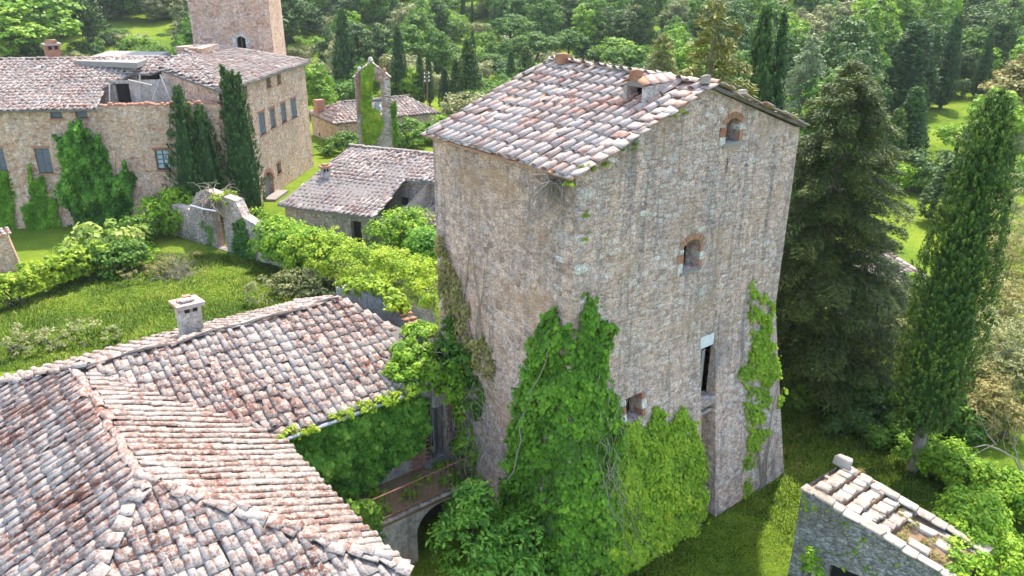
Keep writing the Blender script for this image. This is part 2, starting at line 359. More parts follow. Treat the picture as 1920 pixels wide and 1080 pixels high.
class Pieces:
    """alike pieces of one covering: the largest in view become part objects, the rest one joined 'stuff' part"""
    def __init__(s): s.items = []
    def add(s, proto, M, r=None, mat=0): s.items.append((proto, M, random.random() if r is None else r, mat))
    def emit(s, parent, name, mats, nparts, rest_name, smooth_protos=()):
        if not isinstance(mats, (list, tuple)): mats = [mats]
        if not s.items: return
        P = np.array([it[1][:3, 3] for it in s.items]); q = proj(P)
        size = np.array([np.linalg.norm(it[1][:3, 0]) for it in s.items])
        vis = (q[:, 0] > 0) & (q[:, 0] < 1920) & (q[:, 1] > 0) & (q[:, 1] < 1080) & (q[:, 2] > .5)
        nz = np.array([np.dot(CAM-it[1][:3, 3], it[1][:3, 2]) for it in s.items]); vis &= nz > 0
        score = np.where(vis, size/q[:, 2], -1)
        order = np.argsort(-score); chosen = set(int(i) for i in order[:nparts] if score[i] > 0)
        cache = {}
        for i in chosen:
            pr, M, r, mt = s.items[i]
            if (pr, mt) not in cache:
                V, F = PROTO[pr]; cache[(pr, mt)] = np_mesh(name, V, F, np.zeros(len(V)), mats[mt])
            link(name, cache[(pr, mt)], parent, None, Matrix(M.tolist()))
        for mt in range(len(mats)):
            Vs, Fs, Rs, n = [], [], [], 0
            for i, (pr, M, r, m2) in enumerate(s.items):
                if i in chosen or m2 != mt: continue
                V, F = PROTO[pr]; W = V @ M[:3, :3].T + M[:3, 3]
                Vs.append(W); Fs.append(F+n); Rs.append(np.full(len(V), r)); n += len(V)
            if Vs:
                link(rest_name, np_mesh(rest_name, np.concatenate(Vs), np.concatenate(Fs), np.concatenate(Rs), mats[mt]), parent, 'stuff')

def lay_tiles(pc, O, U, V, ulen, vlen, inside, pitch=.4, expo=.37, cover='coppo', pan=True, sag=.05, seed=0, mess=.35, lift=.03, sc=1.0, slabs=None, mat=0, neat=1.0):
    O = np.asarray(O, float); U = unit(U); V = unit(V); Nn = unit(np.cross(U, V))
    nu, nv = int(ulen/pitch)+1, int(vlen/expo)+1
    for i in range(nu):
        wob = rng.normal(0, .012)
        for j in range(nv):
            for typ in (0, 1):
                if typ == 1 and not pan: continue
                u = (i+(0 if typ == 0 else .5))*pitch + .03*math.sin(j*.7+i*1.3+seed) + wob + rng.normal(0, .014)
                v = j*expo + rng.normal(0, .022)
                if not inside(u, v): continue
                rough = vnoise(u*.7, v*.7, seed+5) > 1-mess*.7
                if typ == 0 and rough and rng.random() < .10: continue
                s_ = sag*(fbm(u*.35, v*.35, seed)-.5)*2 + rng.normal(0, .006)
                yaw = rng.normal(0, .035*neat) + (rng.normal(0, .16) if rough else 0)
                til = .055 + rng.normal(0, .018) + (rng.normal(0, .05) if rough else 0)
                rol = rng.normal(0, .03) + (rng.normal(0, .10) if rough else 0)
                X = U*math.cos(yaw) + V*math.sin(yaw); Y = V*math.cos(yaw) - U*math.sin(yaw)
                Y = unit(Y - Nn*til); X = unit(X + Nn*rol); X = unit(X - Y*np.dot(X, Y)); Z = np.cross(X, Y)
                if typ == 0:
                    pr = cover; h = lift+.022
                    if slabs is not None and slabs(u, v) and rng.random() < .8: pr = 'slab'
                    z = Z*(1 if rng.random() > .03 or not rough else -.6)
                    k = sc*rng.uniform(.93, 1.07)
                    pc.add(pr, frame(X*k, Y*sc, z*k, O+U*u+V*v+Nn*(s_+h)), mat=mat)
                else:
                    k = (pitch-.06)/.33
                    pc.add('pan', frame(X*k, Y*sc, Z, O+U*u+V*v+Nn*(s_+lift-.012)), mat=mat)
def ridge_row(pc, A, B, proto='coppo_big', step=.38, up=(0, 0, 1), lift=.05, messy=.5, mat=0):
    A = np.asarray(A, float); B = np.asarray(B, float); D = unit(B-A); n = int(np.linalg.norm(B-A)/step)+1
    X0 = unit(np.cross(D, up)); Z0 = np.cross(X0, D)
    for i in range(n):
        yaw, rol = rng.normal(0, .07+.10*messy), rng.normal(0, .08+.08*messy)
        Y = unit(D + X0*yaw - Z0*(.05+rng.normal(0, .03))); X = unit(X0 - Y*np.dot(X0, Y) + Z0*rol); X = unit(X-Y*np.dot(X, Y)); Z = np.cross(X, Y)
        pr = proto if rng.random() > .22*messy else 'slab'; k = rng.uniform(.85, 1.1)
        pc.add(pr, frame(X*k, Y*k, Z*k, A+D*(i*step)+X0*rng.normal(0, .025)+Z0*(lift+rng.normal(0, .012))), mat=mat)

class Face:
    """a plane wall face: origin O, U along, V up, outward normal N = U x V"""
    def __init__(s, O, U, V, ulen, top, holes=()):
        s.O = np.asarray(O, float); s.U = unit(U); s.V = unit(V); s.N = unit(np.cross(s.U, s.V)); s.ulen = ulen
        s.top = top if isinstance(top, list) else [(0, top), (ulen, top)]
        s.holes = list(holes)
    def topv(s, u): return float(np.interp(u, [p[0] for p in s.top], [p[1] for p in s.top]))
    def P(s, u, v, n=0.0): return s.O + s.U*u + s.V*v + s.N*n
    def uv(s, P): d = np.asarray(P, float)-s.O; return float(np.dot(d, s.U)), float(np.dot(d, s.V))
    def build_into(s, mb, depth=.4, step=None):
        us = sorted(set([0, s.ulen]+[p[0] for p in s.top]+[h[0] for h in s.holes]+[h[1] for h in s.holes]))
        us = [u for u in us if -1e-6 <= u <= s.ulen+1e-6]
        for a, b in zip(us[:-1], us[1:]):
            if b-a < 1e-6: continue
            m = (a+b)/2; hs = sorted([h for h in s.holes if h[0] <= m <= h[1]], key=lambda h: h[2]); v = 0.0
            for h in hs:
                if h[2] > v+1e-6: mb.face([s.P(a, v), s.P(b, v), s.P(b, h[2]), s.P(a, h[2])])
                v = h[3]
            mb.face([s.P(a, v), s.P(b, v), s.P(b, s.topv(b)), s.P(a, s.topv(a))])
        for h in s.holes:
            u0, u1, v0, v1 = h[:4]; d = -depth
            c = [(u0, v0), (u1, v0), (u1, v1), (u0, v1)]
            for k in range(4):
                p, q = c[k], c[(k+1) % 4]; mb.face([s.P(*p), s.P(*p, d), s.P(*q, d), s.P(*q)])
    def stones(s, pc, hmin=.12, hmax=.22, lmin=.18, lmax=.5, proud=(.008, .03), prob=.9, inside=None, seed=0, mat=0):
        r = np.random.default_rng(seed); vmax = max(p[1] for p in s.top); v = .04
        while v < vmax:
            h = r.uniform(hmin, hmax); u = r.uniform(0, .2)
            while u < s.ulen:
                l = r.uniform(lmin, lmax); uc = u+l/2; vc = v+h/2+.05*math.sin(uc*1.1+v)
                ok = vc+h/2 < s.topv(uc) and uc+l/2 < s.ulen and all(not (h_[0]-l/2-.05 < uc < h_[1]+l/2+.05 and h_[2]-h/2-.05 < vc < h_[3]+h/2+.05) for h_ in s.holes)
                if ok and inside is not None: ok = inside(uc, vc)
                if ok and r.random() < prob:
                    rot = r.normal(0, .05); X = s.U*math.cos(rot)+s.V*math.sin(rot); Y = s.V*math.cos(rot)-s.U*math.sin(rot)
                    pc.add('rock%d' % r.integers(0, 6), frame(X*(l*.46), Y*(h*.47), s.N*r.uniform(*proud), s.P(uc, vc, -.004)), float(r.random()), mat)
                u += l
            v += h
def brick_arch(parent, F, u, v, half, rise, n=7, mat=None, size=.20, depth=.14, name='brick'):
    """voussoirs over an opening whose springing line is at v"""
    mat = mat or M_BRICK
    R = (half*half+rise*rise)/(2*rise); vc = v+rise-R; a0 = math.asin(min(1, half/R))
    for k in range(n):
        a = -a0 + 2*a0*(k+.5)/n; w = R*2*a0/n*.46
        Y = F.U*math.sin(a)+F.V*math.cos(a); X = F.U*math.cos(a)-F.V*math.sin(a)
        mb = MB(); c = F.P(u, vc)+Y*(R+size/2)+F.N*(.02-depth/2)
        mb.box((0, 0, 0), (w*1.05, size/2, depth/2), np.stack([X, Y, F.N], 1), jit=.008)
        mb.v = [tuple(np.array(p)+c) for p in mb.v]; mb.build(name, mat, parent)
def fbox(F, u0, u1, v0, v1, n0, n1, mb, jit=0.0, r=0.0):
    c = [F.P(u0, v0, n0), F.P(u1, v0, n0), F.P(u1, v0, n1), F.P(u0, v0, n1), F.P(u0, v1, n0), F.P(u1, v1, n0), F.P(u1, v1, n1), F.P(u0, v1, n1)]
    if jit: c = [p+rng.uniform(-jit, jit, 3) for p in c]
    mb.hexa([c[3], c[2], c[1], c[0], c[7], c[6], c[5], c[4]], r)
def fpart(F, name, mat, parent, u0, u1, v0, v1, n0, n1, jit=0.0):
    mb = MB(); fbox(F, u0, u1, v0, v1, n0, n1, mb, jit); return mb.build(name, mat, parent)

# ---------------------------------------------------------------- foliage
def leaf_quads(C, Nn, size, aspect=.62, updir=None, fold=0.0, R=None):
    """C centres, Nn normals; rhombus leaves; updir gives the long axis"""
    R = R or rng; n = len(C); Nn = Nn/np.linalg.norm(Nn, axis=1, keepdims=True)
    if updir is None:
        t = R.normal(size=(n, 3))
    else: t = updir + R.normal(0, .25, (n, 3))
    t = t - Nn*np.sum(t*Nn, 1, keepdims=True); t /= np.linalg.norm(t, axis=1, keepdims=True)+1e-9
    b = np.cross(Nn, t); s = np.asarray(size).reshape(-1, 1)*np.ones((n, 1))
    V = np.stack([C-t*s*.5, C+b*s*aspect*.5+t*s*.05, C+t*s*.5, C-b*s*aspect*.5+t*s*.05], 1).reshape(-1, 3)
    return V
def leaves_mesh(name, C, Nn, size, mat, aspect=.62, updir=None, r=None):
    V = leaf_quads(C, Nn, size, aspect, updir); n = len(C)
    F = np.arange(4*n).reshape(-1, 4); r = rng.random(n) if r is None else r
    return np_mesh(name, V, F, np.repeat(r, 4), mat)
def crown_points(blobs, n, clump=.9, per=40, up=.35, R=None, flat=1.0):
    """leaf positions on many small clumps that fill the outer volume of ellipsoid blobs"""
    R = R or rng; C, Nn, rr = [], [], []
    vol = np.array([b[1][0]*b[1][1]+b[1][1]*b[1][2]+b[1][0]*b[1][2] for b in blobs]); share = vol/vol.sum()
    for (c, rad), sh in zip(blobs, share):
        m = max(3, int(n*sh/per))
        d = R.normal(size=(m, 3)); d[:, 2] += .15; d /= np.linalg.norm(d, axis=1, keepdims=True)
        q = R.uniform(.62, 1.0, (m, 1))**.7
        cc = np.asarray(c)+d*q*np.asarray(rad)
        cr = clump*R.uniform(.6, 1.25, (m, 1))
        k = R.normal(size=(m, per, 3)); k /= np.linalg.norm(k, axis=2, keepdims=True)
        k[..., 2] = np.where(k[..., 2] < -.3, -k[..., 2], k[..., 2])
        pts = cc[:, None]+k*(cr[:, None]*R.uniform(.45, 1.0, (m, per, 1)))*np.array([1, 1, .75*flat])
        nn = k*.7+d[:, None]*.35+np.array([0, 0, up])+R.normal(0, .35, k.shape)
        C.append(pts.reshape(-1, 3)); Nn.append(nn.reshape(-1, 3))
        rr.append(np.clip(np.repeat(R.random(m), per)*.45+R.random(m*per)*.5+.02, 0, .999))
    return np.concatenate(C), np.concatenate(Nn), np.concatenate(rr)
def limb_tree(mb, base, h, r, blobs, R, n=7):
    top = np.array([base[0]+R.normal(0, .05*h), base[1]+R.normal(0, .05*h), base[2]+h])
    mid = (np.asarray(base)+top)/2+R.normal(0, .04*h, 3)*[1, 1, 0]
    mb.tube([np.asarray(base)-[0, 0, .3], mid, top], [r*1.15, r*.85, r*.5], 7)
    for k in range(n):
        b = blobs[k % len(blobs)]; e = np.asarray(b[0])+R.normal(0, .45, 3)*np.asarray(b[1])
        s = mid+(top-mid)*R.uniform(.1, 1)
        mb.tube([s, (s+e)/2+R.normal(0, .08*h, 3)*[1, 1, .3], e], [r*.45, r*.28, r*.08], 5)
def cypress_crown(H, W, n, ln, R, base=.04, tip=.0, lean=(0, 0), prof=None, lobes=None, per=14, rough=1.0):
    """columnar crown: tufts of upright sprays on an uneven spindle. returns C, N, updir, size, rnd"""
    lobes = lobes or [(0, 0, 1.0, 1.0)]
    Cs, Ns, Us, Ss, Rs = [], [], [], [], []
    for lx, ly, hs, ws in lobes:
        m = max(20, int(n*hs*ws/sum(l[2]*l[3] for l in lobes)/per)); t = R.random(m)**.92; a = R.uniform(0, 2*math.pi, m)
        p = prof or (lambda t: np.minimum(1, (t/.10)**.6)*np.minimum(1, ((1-t)/.66).clip(0)**.8))
        lump = 1+rough*(.20*(fbm(a*1.9+3, t*H*.9, int(lx*10)+3)-.5)*2+.07*np.sin(a*6+t*9)+R.normal(0, .05, m))
        rad = W*ws*(p(t)*lump+.02); q = 1-.22*R.random(m)**2
        cen = np.stack([lx+rad*q*np.cos(a)+lean[0]*t, ly+rad*q*np.sin(a)+lean[1]*t, base*H+t*H*hs*(1-base)], 1)
        out = np.stack([np.cos(a), np.sin(a), np.full(m, .15)], 1)
        axis = unit_rows(out*.55+np.array([0, 0, 1.0])+R.normal(0, .18, (m, 3)))
        s_ = R.random((m, per, 1)); rad_ = ln*.55*(1-s_*.6)
        C = cen[:, None]+axis[:, None]*(s_*ln*1.5)+R.normal(0, .5, (m, per, 3))*rad_
        tip_ = np.clip(.12+.55*s_[..., 0]+.25*(q[:, None]-.85)/.15*.6+R.normal(0, .10, (m, per))+R.normal(0, .10, (m, 1)), 0, .99)  # inner sprays coloured darker than outer tips, crown shade put into the tone
        Cs.append(C.reshape(-1, 3)); Ns.append((out[:, None]+R.normal(0, .5, (m, per, 3))+[0, 0, .25]).reshape(-1, 3)); Us.append((axis[:, None]+R.normal(0, .2, (m, per, 3))).reshape(-1, 3))
        Ss.append(ln*R.uniform(.6, 1.25, m*per)); Rs.append(tip_.ravel())
    return [np.concatenate(x) for x in (Cs, Ns, Us, Ss, Rs)]
def unit_rows(v): return v/np.linalg.norm(v, axis=-1, keepdims=True)
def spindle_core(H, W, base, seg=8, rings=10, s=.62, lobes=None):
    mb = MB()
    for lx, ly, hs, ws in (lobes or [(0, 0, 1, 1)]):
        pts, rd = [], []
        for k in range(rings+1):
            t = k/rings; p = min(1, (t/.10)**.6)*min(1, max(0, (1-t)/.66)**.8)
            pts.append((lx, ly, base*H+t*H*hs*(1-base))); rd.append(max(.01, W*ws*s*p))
        mb.tube(pts, rd, seg, r=.0)  # darkest leaf tone, standing in for the shade deep in the crown
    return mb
# ---------------------------------------------------------------- ground
def gz(x, y):
    d = np.hypot(x, y); t = np.clip((d-120)/330, 0, 1.6)
    return 46*t**1.25 + np.where(d > 90, (fbm(np.asarray(x)*.02, np.asarray(y)*.02, 4)-.5)*8*np.clip((d-90)/60, 0, 1), 0)
def ground_sheet():
    rs = np.concatenate([np.linspace(0, 60, 61), np.geomspace(62, 900, 70)]); an = np.radians(np.linspace(-25, 125, 151))
    Rr, A = np.meshgrid(rs, an, indexing='ij'); X, Y = Rr*np.cos(A), Rr*np.sin(A)-0.0
    Z = gz(X, Y) + (fbm(X*.5, Y*.5, 9)-.5)*.16
    V = np.stack([X-6, Y-4, Z], -1).reshape(-1, 3); n, m = len(rs), len(an)
    i, j = np.meshgrid(np.arange(n-1), np.arange(m-1), indexing='ij'); a = (i*m+j).ravel()
    F = np.stack([a, a+m, a+m+1, a+1], 1)
    return link('ground', np_mesh('ground', V, F, np.zeros(len(V)), M_GROUND, True), None, 'structure')
ground_sheet()

# ---------------------------------------------------------------- the stone tower
XN, XR, YN, YL, ZE, ZS, SC = 12.44, 21.44, 13.315, 19.39, 12.17, 6.4, .76
XA, ZA = 17.0, 13.76
tower = thing('stone_tower', 'tall grey stone tower with tiled gable roof and battered foot', 'tower', (17, 16.3, 0))
sv = unit((0, SC, ZS)); sl = math.hypot(SC, ZS)
xs0, xs1 = float(aty(1311, 660, YN)[0]), 18.40
def face_hole(F, x0, x1, y0, y1):
    cx, cy = (x0+x1)/2, (y0+y1)/2
    a, b = F.uv(hit(x0, cy, F.O, F.N))[0], F.uv(hit(x1, cy, F.O, F.N))[0]
    c, d = F.uv(hit(cx, y1, F.O, F.N))[1], F.uv(hit(cx, y0, F.O, F.N))[1]
    return (a, b, c, d)
FR = Face((XN, YN, ZS), (1, 0, 0), (0, 0, 1), XR-XN, [(0, ZE-ZS), (XA-XN, ZA-ZS), (XR-XN, ZE-ZS)])
FLT = Face((XN, YL, ZS), (0, -1, 0), (0, 0, 1), YL-YN, ZE-ZS)
wtop = face_hole(FR, 1361, 1386, 222, 266); wmid = face_hole(FR, 1281, 1311, 450, 504)
slit1 = face_hole(FR, 1361.5, 1365, 298, 324)
FR.holes = [wtop, wmid, slit1]
SRL = Face((XN, YN-SC, 0), (1, 0, 0), (0, SC, ZS), xs0-XN, sl)           # battered foot, left of the slot
SRR = Face((xs1, YN-SC, 0), (1, 0, 0), (0, SC, ZS), XR-xs1, sl)
SLF = Face((XN-SC, YL, 0), (0, -1, 0), (SC, 0, ZS), YL-YN, sl)
wlow = face_hole(SRL, 1173, 1203, 742, 786); SRL.holes = [wlow]
mb = MB()
for F in (FR, SRL, SRR): F.build_into(mb, .55)
mb.face([(XR, YN, ZS), (XR, YL, ZS), (XR, YL, ZE), (XR, YN, ZE)])
mb.face([(XR, YL, 0), (XN-SC, YL, 0), (XN, YL, ZS), (XN, YL, ZE), (XA, YL, ZA), (XR, YL, ZE)])
mb.face([(XR+SC, YN-SC, 0), (XR+SC, YL, 0), (XR, YL, ZS), (XR, YN, ZS)])
mb.face([(XR, YN-SC, 0), (XR+SC, YN-SC, 0), (XR, YN, ZS)])
mb.face([(XN-SC, YN-SC, 0), (XN, YN-SC, 0), (XN, YN, ZS)])
# slot: vertical back wall, jambs
zl = float(aty(1325, 650, YN)[2]); zb = float(aty(1325, 738, YN)[2])     # slot window head and sill
yb = YN+.12
mb.face([(xs0, yb, 0), (xs1, yb, 0), (xs1, yb, zb), (xs0, yb, zb)]); mb.face([(xs0, yb, zl), (xs1, yb, zl), (xs1, yb, ZS), (xs0, yb, ZS)])
mb.face([(xs0, YN-SC, 0), (xs0, yb, 0), (xs0, yb, ZS), (xs0, YN, ZS)]); mb.face([(xs1, yb, 0), (xs1, YN-SC, 0), (xs1, YN, ZS), (xs1, yb, ZS)])
mb.face([(xs0, YN, ZS), (xs0, yb, ZS), (xs1, yb, ZS), (xs1, YN, ZS)])
mb.build('wall', M_STONE, tower)
mb = MB()
for F in (FLT, SLF): F.build_into(mb)
mb.face([(XN-SC, YN, 0), (XN-SC, YN-SC, 0), (XN, YN, ZS)])
side_wall = mb.build('wall', M_STONE_W, tower)
pc = Pieces()
FR.stones(pc, .10, .21, .16, .46, (.006, .030), .62, seed=1)
SRL.stones(pc, .10, .21, .16, .46, (.006, .030), .62, seed=2); SRR.stones(pc, .10, .22, .16, .46, (.006, .03), .7, seed=3)
FLT.stones(pc, .10, .21, .16, .46, (.005, .026), .55, seed=4, mat=1); SLF.stones(pc, .10, .21, .16, .46, (.005, .026), .5, seed=5, mat=1)
# corner stones and the odd pale block
for k in range(16):
    z = 6.0+k*.38; s_ = 1 if k % 2 else 0
    if rng.random() < .35: continue
    P = np.array([XN+(.34 if s_ else .2), YN, z]); pc.add('rock%d' % (k % 6), frame(np.array([1, 0, 0])*(.34 if s_ else .2), np.array([0, 0, 1])*.17, np.array([0, -1, 0])*.03, P-[0, -.004, 0]), .3+.2*rng.random(), 2 if rng.random() < .12 else 0)
    P = np.array([XN, YN+(.2 if s_ else .34), z]); pc.add('rock%d' % ((k+2) % 6), frame(np.array([0, -1, 0])*(.2 if s_ else .34), np.array([0, 0, 1])*.17, np.array([-1, 0, 0])*.03, P+[.004, 0, 0]), .3+.2*rng.random(), 2 if rng.random() < .12 else 1)
for q in ((1352, 207), (1410, 300), (1206, 400), (1095, 505), (1050, 486), (1090, 455)):
    F = FR if q[0] > 1078 else FLT; P = hit(q[0], q[1], F.O, F.N)
    pc.add('rock%d' % (q[0] % 6), frame(F.U*.15, F.V*.09, F.N*.03, P), .5, 2)
pc.emit(tower, 'stone', [M_STONE_P, M_STONE_W_P, M_PALE], 300, 'rubble_stonework')
def window(F, h, parent, arch=0.0, arch_mat=None, jamb=True, depth=.5, shutter=None, sill=True):
    u0, u1, v0, v1 = h[:4]
    root = fpart(F, 'window', M_DARK, parent, u0-.02, u1+.02, v0-.02, v1+.02, -depth-.06, -depth+.02)
    if arch:
        m = MB(); n = 8; hw = (u1-u0)/2; uc = (u0+u1)/2            # fill the corners above the arch
        for side in (-1, 1):
            pts = [F.P(uc+side*hw, v1, -.012), F.P(uc, v1, -.012)]
            for k in range(n+1):
                a = k/n*math.pi/2; pts.append(F.P(uc+side*hw*math.sin(a), v1-arch+arch*math.cos(a), -.012))
            m.face(pts if side > 0 else pts[::-1])
        m.build('arch_infill', arch_mat or M_BRICK_O, root)
        brick_arch(root, F, (u0+u1)/2, v1-arch*.85, (u1-u0)/2+.05, arch*.85, 9, arch_mat or M_BRICK_O, .17)
    if jamb:
        for sgn, ue in ((-1, u0), (1, u1)):
            v = v0-.05; k = 0
            while v < v1-arch-.05:
                hh = rng.uniform(.2, .34); ww = rng.uniform(.12, .26)
                fpart(F, 'jamb_stone', M_PALE if k % 2 == (sgn > 0) else M_BRICK, root, ue if sgn > 0 else ue-ww, ue+ww if sgn > 0 else ue, v+.01, min(v+hh, v1-arch)-.01, -.3, .025, .006)
                v += hh; k += 1
    if sill: fpart(F, 'sill', M_CONC, root, u0-.08, u1+.08, v0-.10, v0, -.35, .05, .01)
    if shutter: fpart(F, 'shutter', shutter, root, u0+.02, (u0+u1)/2+.05, v0, v1-arch*.4, -depth+.03, -depth+.09)
    return root
window(FR, wtop, tower, .2, M_BRICK_O, shutter=M_WOODP); window(FR, wmid, tower, .22, M_BRICK_O, shutter=M_WOOD)
window(SRL, wlow, tower, 0, sill=False); fpart(FR, 'arrow_slit', M_DARK, tower, slit1[0], slit1[1], slit1[2], slit1[3], -.5, -.45)
ws = MB(); ws.box(((xs0+xs1)/2, yb+.24, (zl+zb)/2), ((xs1-xs0)/2, .03, (zl-zb)/2)); win = ws.build('window', M_DARK, tower)
m = MB(); m.box(((xs0+xs1)/2, yb-.03, zl+.24), ((xs1-xs0)/2-.02, .07, .26)); m.build('lintel', M_WHITE, win)
m = MB(); m.box(((xs0+xs1)/2, yb-.15, zb-.12), ((xs1-xs0)/2-.01, .24, .12), jit=.03); m.build('sill', M_GSTONE, win)
m = MB(); m.box(((xs0+xs1)/2, yb-.1, zb-.50), ((xs1-xs0)/2-.01, .2, .07), jit=.03); m.build('ledge', M_GSTONE, win)
for k in range(3):
    m = MB(); m.box((xs0+.2+k*.19, yb+.17, (zl+zb)/2-.12*k), (.07, .02, (zl-zb)/2-.04)); m.build('board', M_WOODP if k else M_WOOD, win)
# roof of the tower
sr = (ZA-ZE)/(XA-XN); OV = .26
def slab_roof(name, pts, parent, th=.09, mat=M_MORTAR):
    m = MB(); n = len(pts); p = [np.asarray(q, float) for q in pts]
    m.face(p); m.face([q-[0, 0, th] for q in p][::-1])
    for k in range(n): a, b = p[k], p[(k+1) % n]; m.face([a, a-[0, 0, th], b-[0, 0, th], b])
    return m.build(name, mat, parent)
y0r, y1r = YN-.14, YL+.15
zr = ZA+.10; zel = zr-sr*(XA-XN+OV)
roof = slab_roof('roof', [(XN-OV, y1r, zel), (XN-OV, y0r, zel), (XA, y0r, zr), (XA, y1r, zr)], tower, .05, M_BRICK_O)
roof2 = slab_roof('roof', [(XA, y1r, zr), (XA, y0r, zr), (XR+.1, y0r, zr-sr*(XR-XA+.1)), (XR+.1, y1r, zr-sr*(XR-XA+.1))], tower)
pc = Pieces(); L_ = math.hypot(XA-XN+OV, zr-zel); ul = y1r-y0r
dm = at(1207, 190, 13.0)
lay_tiles(pc, (XN-OV, y1r, zel), (0, -1, 0), (1, 0, sr), ul, L_, lambda u, v: .08 < u < ul-.05 and -.05 <= v < L_-.30, .335, .46, 'coppo_t', True, .07, 11, .38, slabs=lambda u, v: u > ul-.6 and v > 1.2, neat=.5)
lay_tiles(pc, (XR+.1, y0r, zr-sr*(XR-XA+.1)), (0, 1, 0), (-1, 0, sr), ul, L_, lambda u, v: .08 < u < ul-.05 and -.05 <= v < L_-.3, .335, .46, 'coppo_t', True, .07, 12, .5, slabs=lambda u, v: u < .6)
ridge_row(pc, (XA, y1r, zr), (XA, y0r+.1, zr), 'coppo_big', .40, messy=.9)
ridge_row(pc, (XA+.2, y0r+.02, zr-.02), (XR+.1, y0r+.02, zr-sr*(XR-XA+.1)+.02), 'slab', .34, lift=.02, messy=1)
ridge_row(pc, (XN-OV+.1, y0r+.06, zel+.02), (XA-.1, y0r+.06, zr-.02), 'slab', .36, lift=.03, messy=.6)
ridge_row(pc, (XN-OV+.2, y1r-.05, zel+.02), (XA-.1, y1r-.05, zr-.02), 'coppo_t', .42, lift=.06, messy=.8)
pc.emit(roof, 'tile', M_TILE_T, 300, 'tile_covering')
# blocks on the ridge, dormer
for q, s_ in (((1055, 112), .17), ((1322, 150), .10), ((1390, 180), .10)):
    P = at(q[0], q[1]+6, zr+.05) if q[0] < 1350 else aty(q[0], q[1], y0r+.15)
    m = MB(); m.box(P+[0, 0, .05+s_*.5], (s_, s_*.9, s_*.8), jit=.03); m.build('ridge_block', M_BRICK_O if s_ > .12 else M_CAP, roof)
dx, dy = 15.55, 14.55; zd = zr-sr*(XA-dx)
dorm = slab_roof('dormer', [(dx-.02, dy+.36, zd-.05), (dx-.02, dy-.36, zd-.05), (dx+1.3, dy-.36, zd+.5), (dx+1.3, dy+.36, zd+.5)], tower, .05)
for s_ in (-1, 1):
    m = MB(); y_ = dy+s_*.33; m.hexa([(dx, y_-.06, zd-.1), (dx+1.4, y_-.06, zd+.36), (dx+1.4, y_+.06, zd+.36), (dx, y_+.06, zd-.1), (dx, y_-.06, zd+.46), (dx+1.4, y_-.06, zd+.5), (dx+1.4, y_+.06, zd+.5), (dx, y_+.06, zd+.46)]); m.build('cheek', M_PLASTER, dorm)
m = MB(); m.face([(dx+.4, dy+.3, zd), (dx+.4, dy-.3, zd), (dx+.4, dy-.3, zd+.5), (dx+.4, dy+.3, zd+.5)]); m.build('opening', M_DARK, dorm)
m = MB(); m.hexa([(dx-.03, dy-.4, zd+.44), (dx+.05, dy-.4, zd+.44), (dx+.05, dy+.4, zd+.44), (dx-.03, dy+.4, zd+.44), (dx-.03, dy-.02, zd+.64), (dx+.05, dy-.02, zd+.64), (dx+.05, dy+.02, zd+.64), (dx-.03, dy+.02, zd+.64)]); m.build('lintel', M_CONC, dorm)
for s_ in (-1, 1):
    for k in range(4):
        m = MB(); X = unit((1, 0, .05)); Y = unit((0, s_*.5, -.28)); Z = np.cross(X, Y)*(-s_)
        q = PROTO['slab'][0].copy()@np.stack([Y*1.05, X*.95, np.array([0, 0, 1.0])], 1).T+np.array([dx-.12+k*.36, dy+s_*.22, zd+.58])
        o = link('tile', np_mesh('tile', q, PROTO['slab'][1], np.zeros(8), M_BRICK_O if k == 0 else M_TILE_T), dorm)
m = MB(); m.box((dx+.05, dy, zd+.74), (.14, .11, .11), jit=.04); m.build('finial', M_BRICK_O, dorm)

# ---------------------------------------------------------------- the farmhouse (L plan) in the foreground
ZEh, ZRh = 5.0, 6.6; EX, RX, WX = 6.5, 2.65, -1.2; FY, PY, NY, RY, BY = 11.6, 15.8, 18.1, 22.3, 26.5
house = thing('farmhouse', 'long L-shaped stone farmhouse with lichen covered tile roof and hipped end', 'house', (4, 17, 0))
mb = MB()
FW = Face((EX-.3, NY+.35, 0), (1, 0, 0), (0, 0, 1), XN-EX+.3, ZEh-.02)
door = face_hole(FW, 797, 835, 765, 860); FW.holes = [door]
FW.build_into(mb, .45)
for a, b in (((EX-.3, FY+.3), (EX-.3, NY+.35)), ((WX+.3, FY+.3), (EX-.3, FY+.3)), ((WX+.3, BY-.3), (WX+.3, FY+.3)), ((XN-.2, BY-.3), (WX+.3, BY-.3))):
    mb.face([(*a, 0), (*b, 0), (*b, ZEh-.02), (*a, ZEh-.02)])
mb.build('wall', M_PLASTER, house)
# broken end wall seen over the missing roof
m = MB(); ye = [YL+.02, 20.4, 21.6, 22.6, 23.6, 25.2, 26.2]; zt = [5.05, 5.35, 5.75, 6.15, 6.05, 5.5, 5.3]
for k in range(6):
    a, b = ye[k], ye[k+1]; m.hexa([(XN-.25, a, 0), (XN+.2, a, 0), (XN+.2, b, 0), (XN-.25, b, 0), (XN-.25, a, zt[k]), (XN+.2, a, zt[k]), (XN+.2, b, zt[k+1]), (XN-.25, b, zt[k+1])])
endw = m.build('end_wall', M_PLASTER, house)
pc = Pieces()
for k in range(3):
    n = 5
    for i in range(n):
        y = ye[k]+(ye[k+1]-ye[k])*(i+.5)/n; z = np.interp(y, ye, zt)
        for x in (-.16, .1): pc.add('slab', frame(np.array([0, 1, 0])*.55, np.array([1, 0, rng.normal(.05, .06)])*.7, np.array([0, 0, 1]), (XN+x-.1, y, z+.01+rng.uniform(0, .05))), None)
pc.emit(endw, 'tile', M_BRICK_O, 300, 'coping_tiles')
m = MB(); m.face([(EX-.3, NY+.4, 2.0), (XN, NY+.4, 2.0), (XN, BY-.3, 2.0), (EX-.3, BY-.3, 2.0)]); m.build('floor', M_DARK, house)
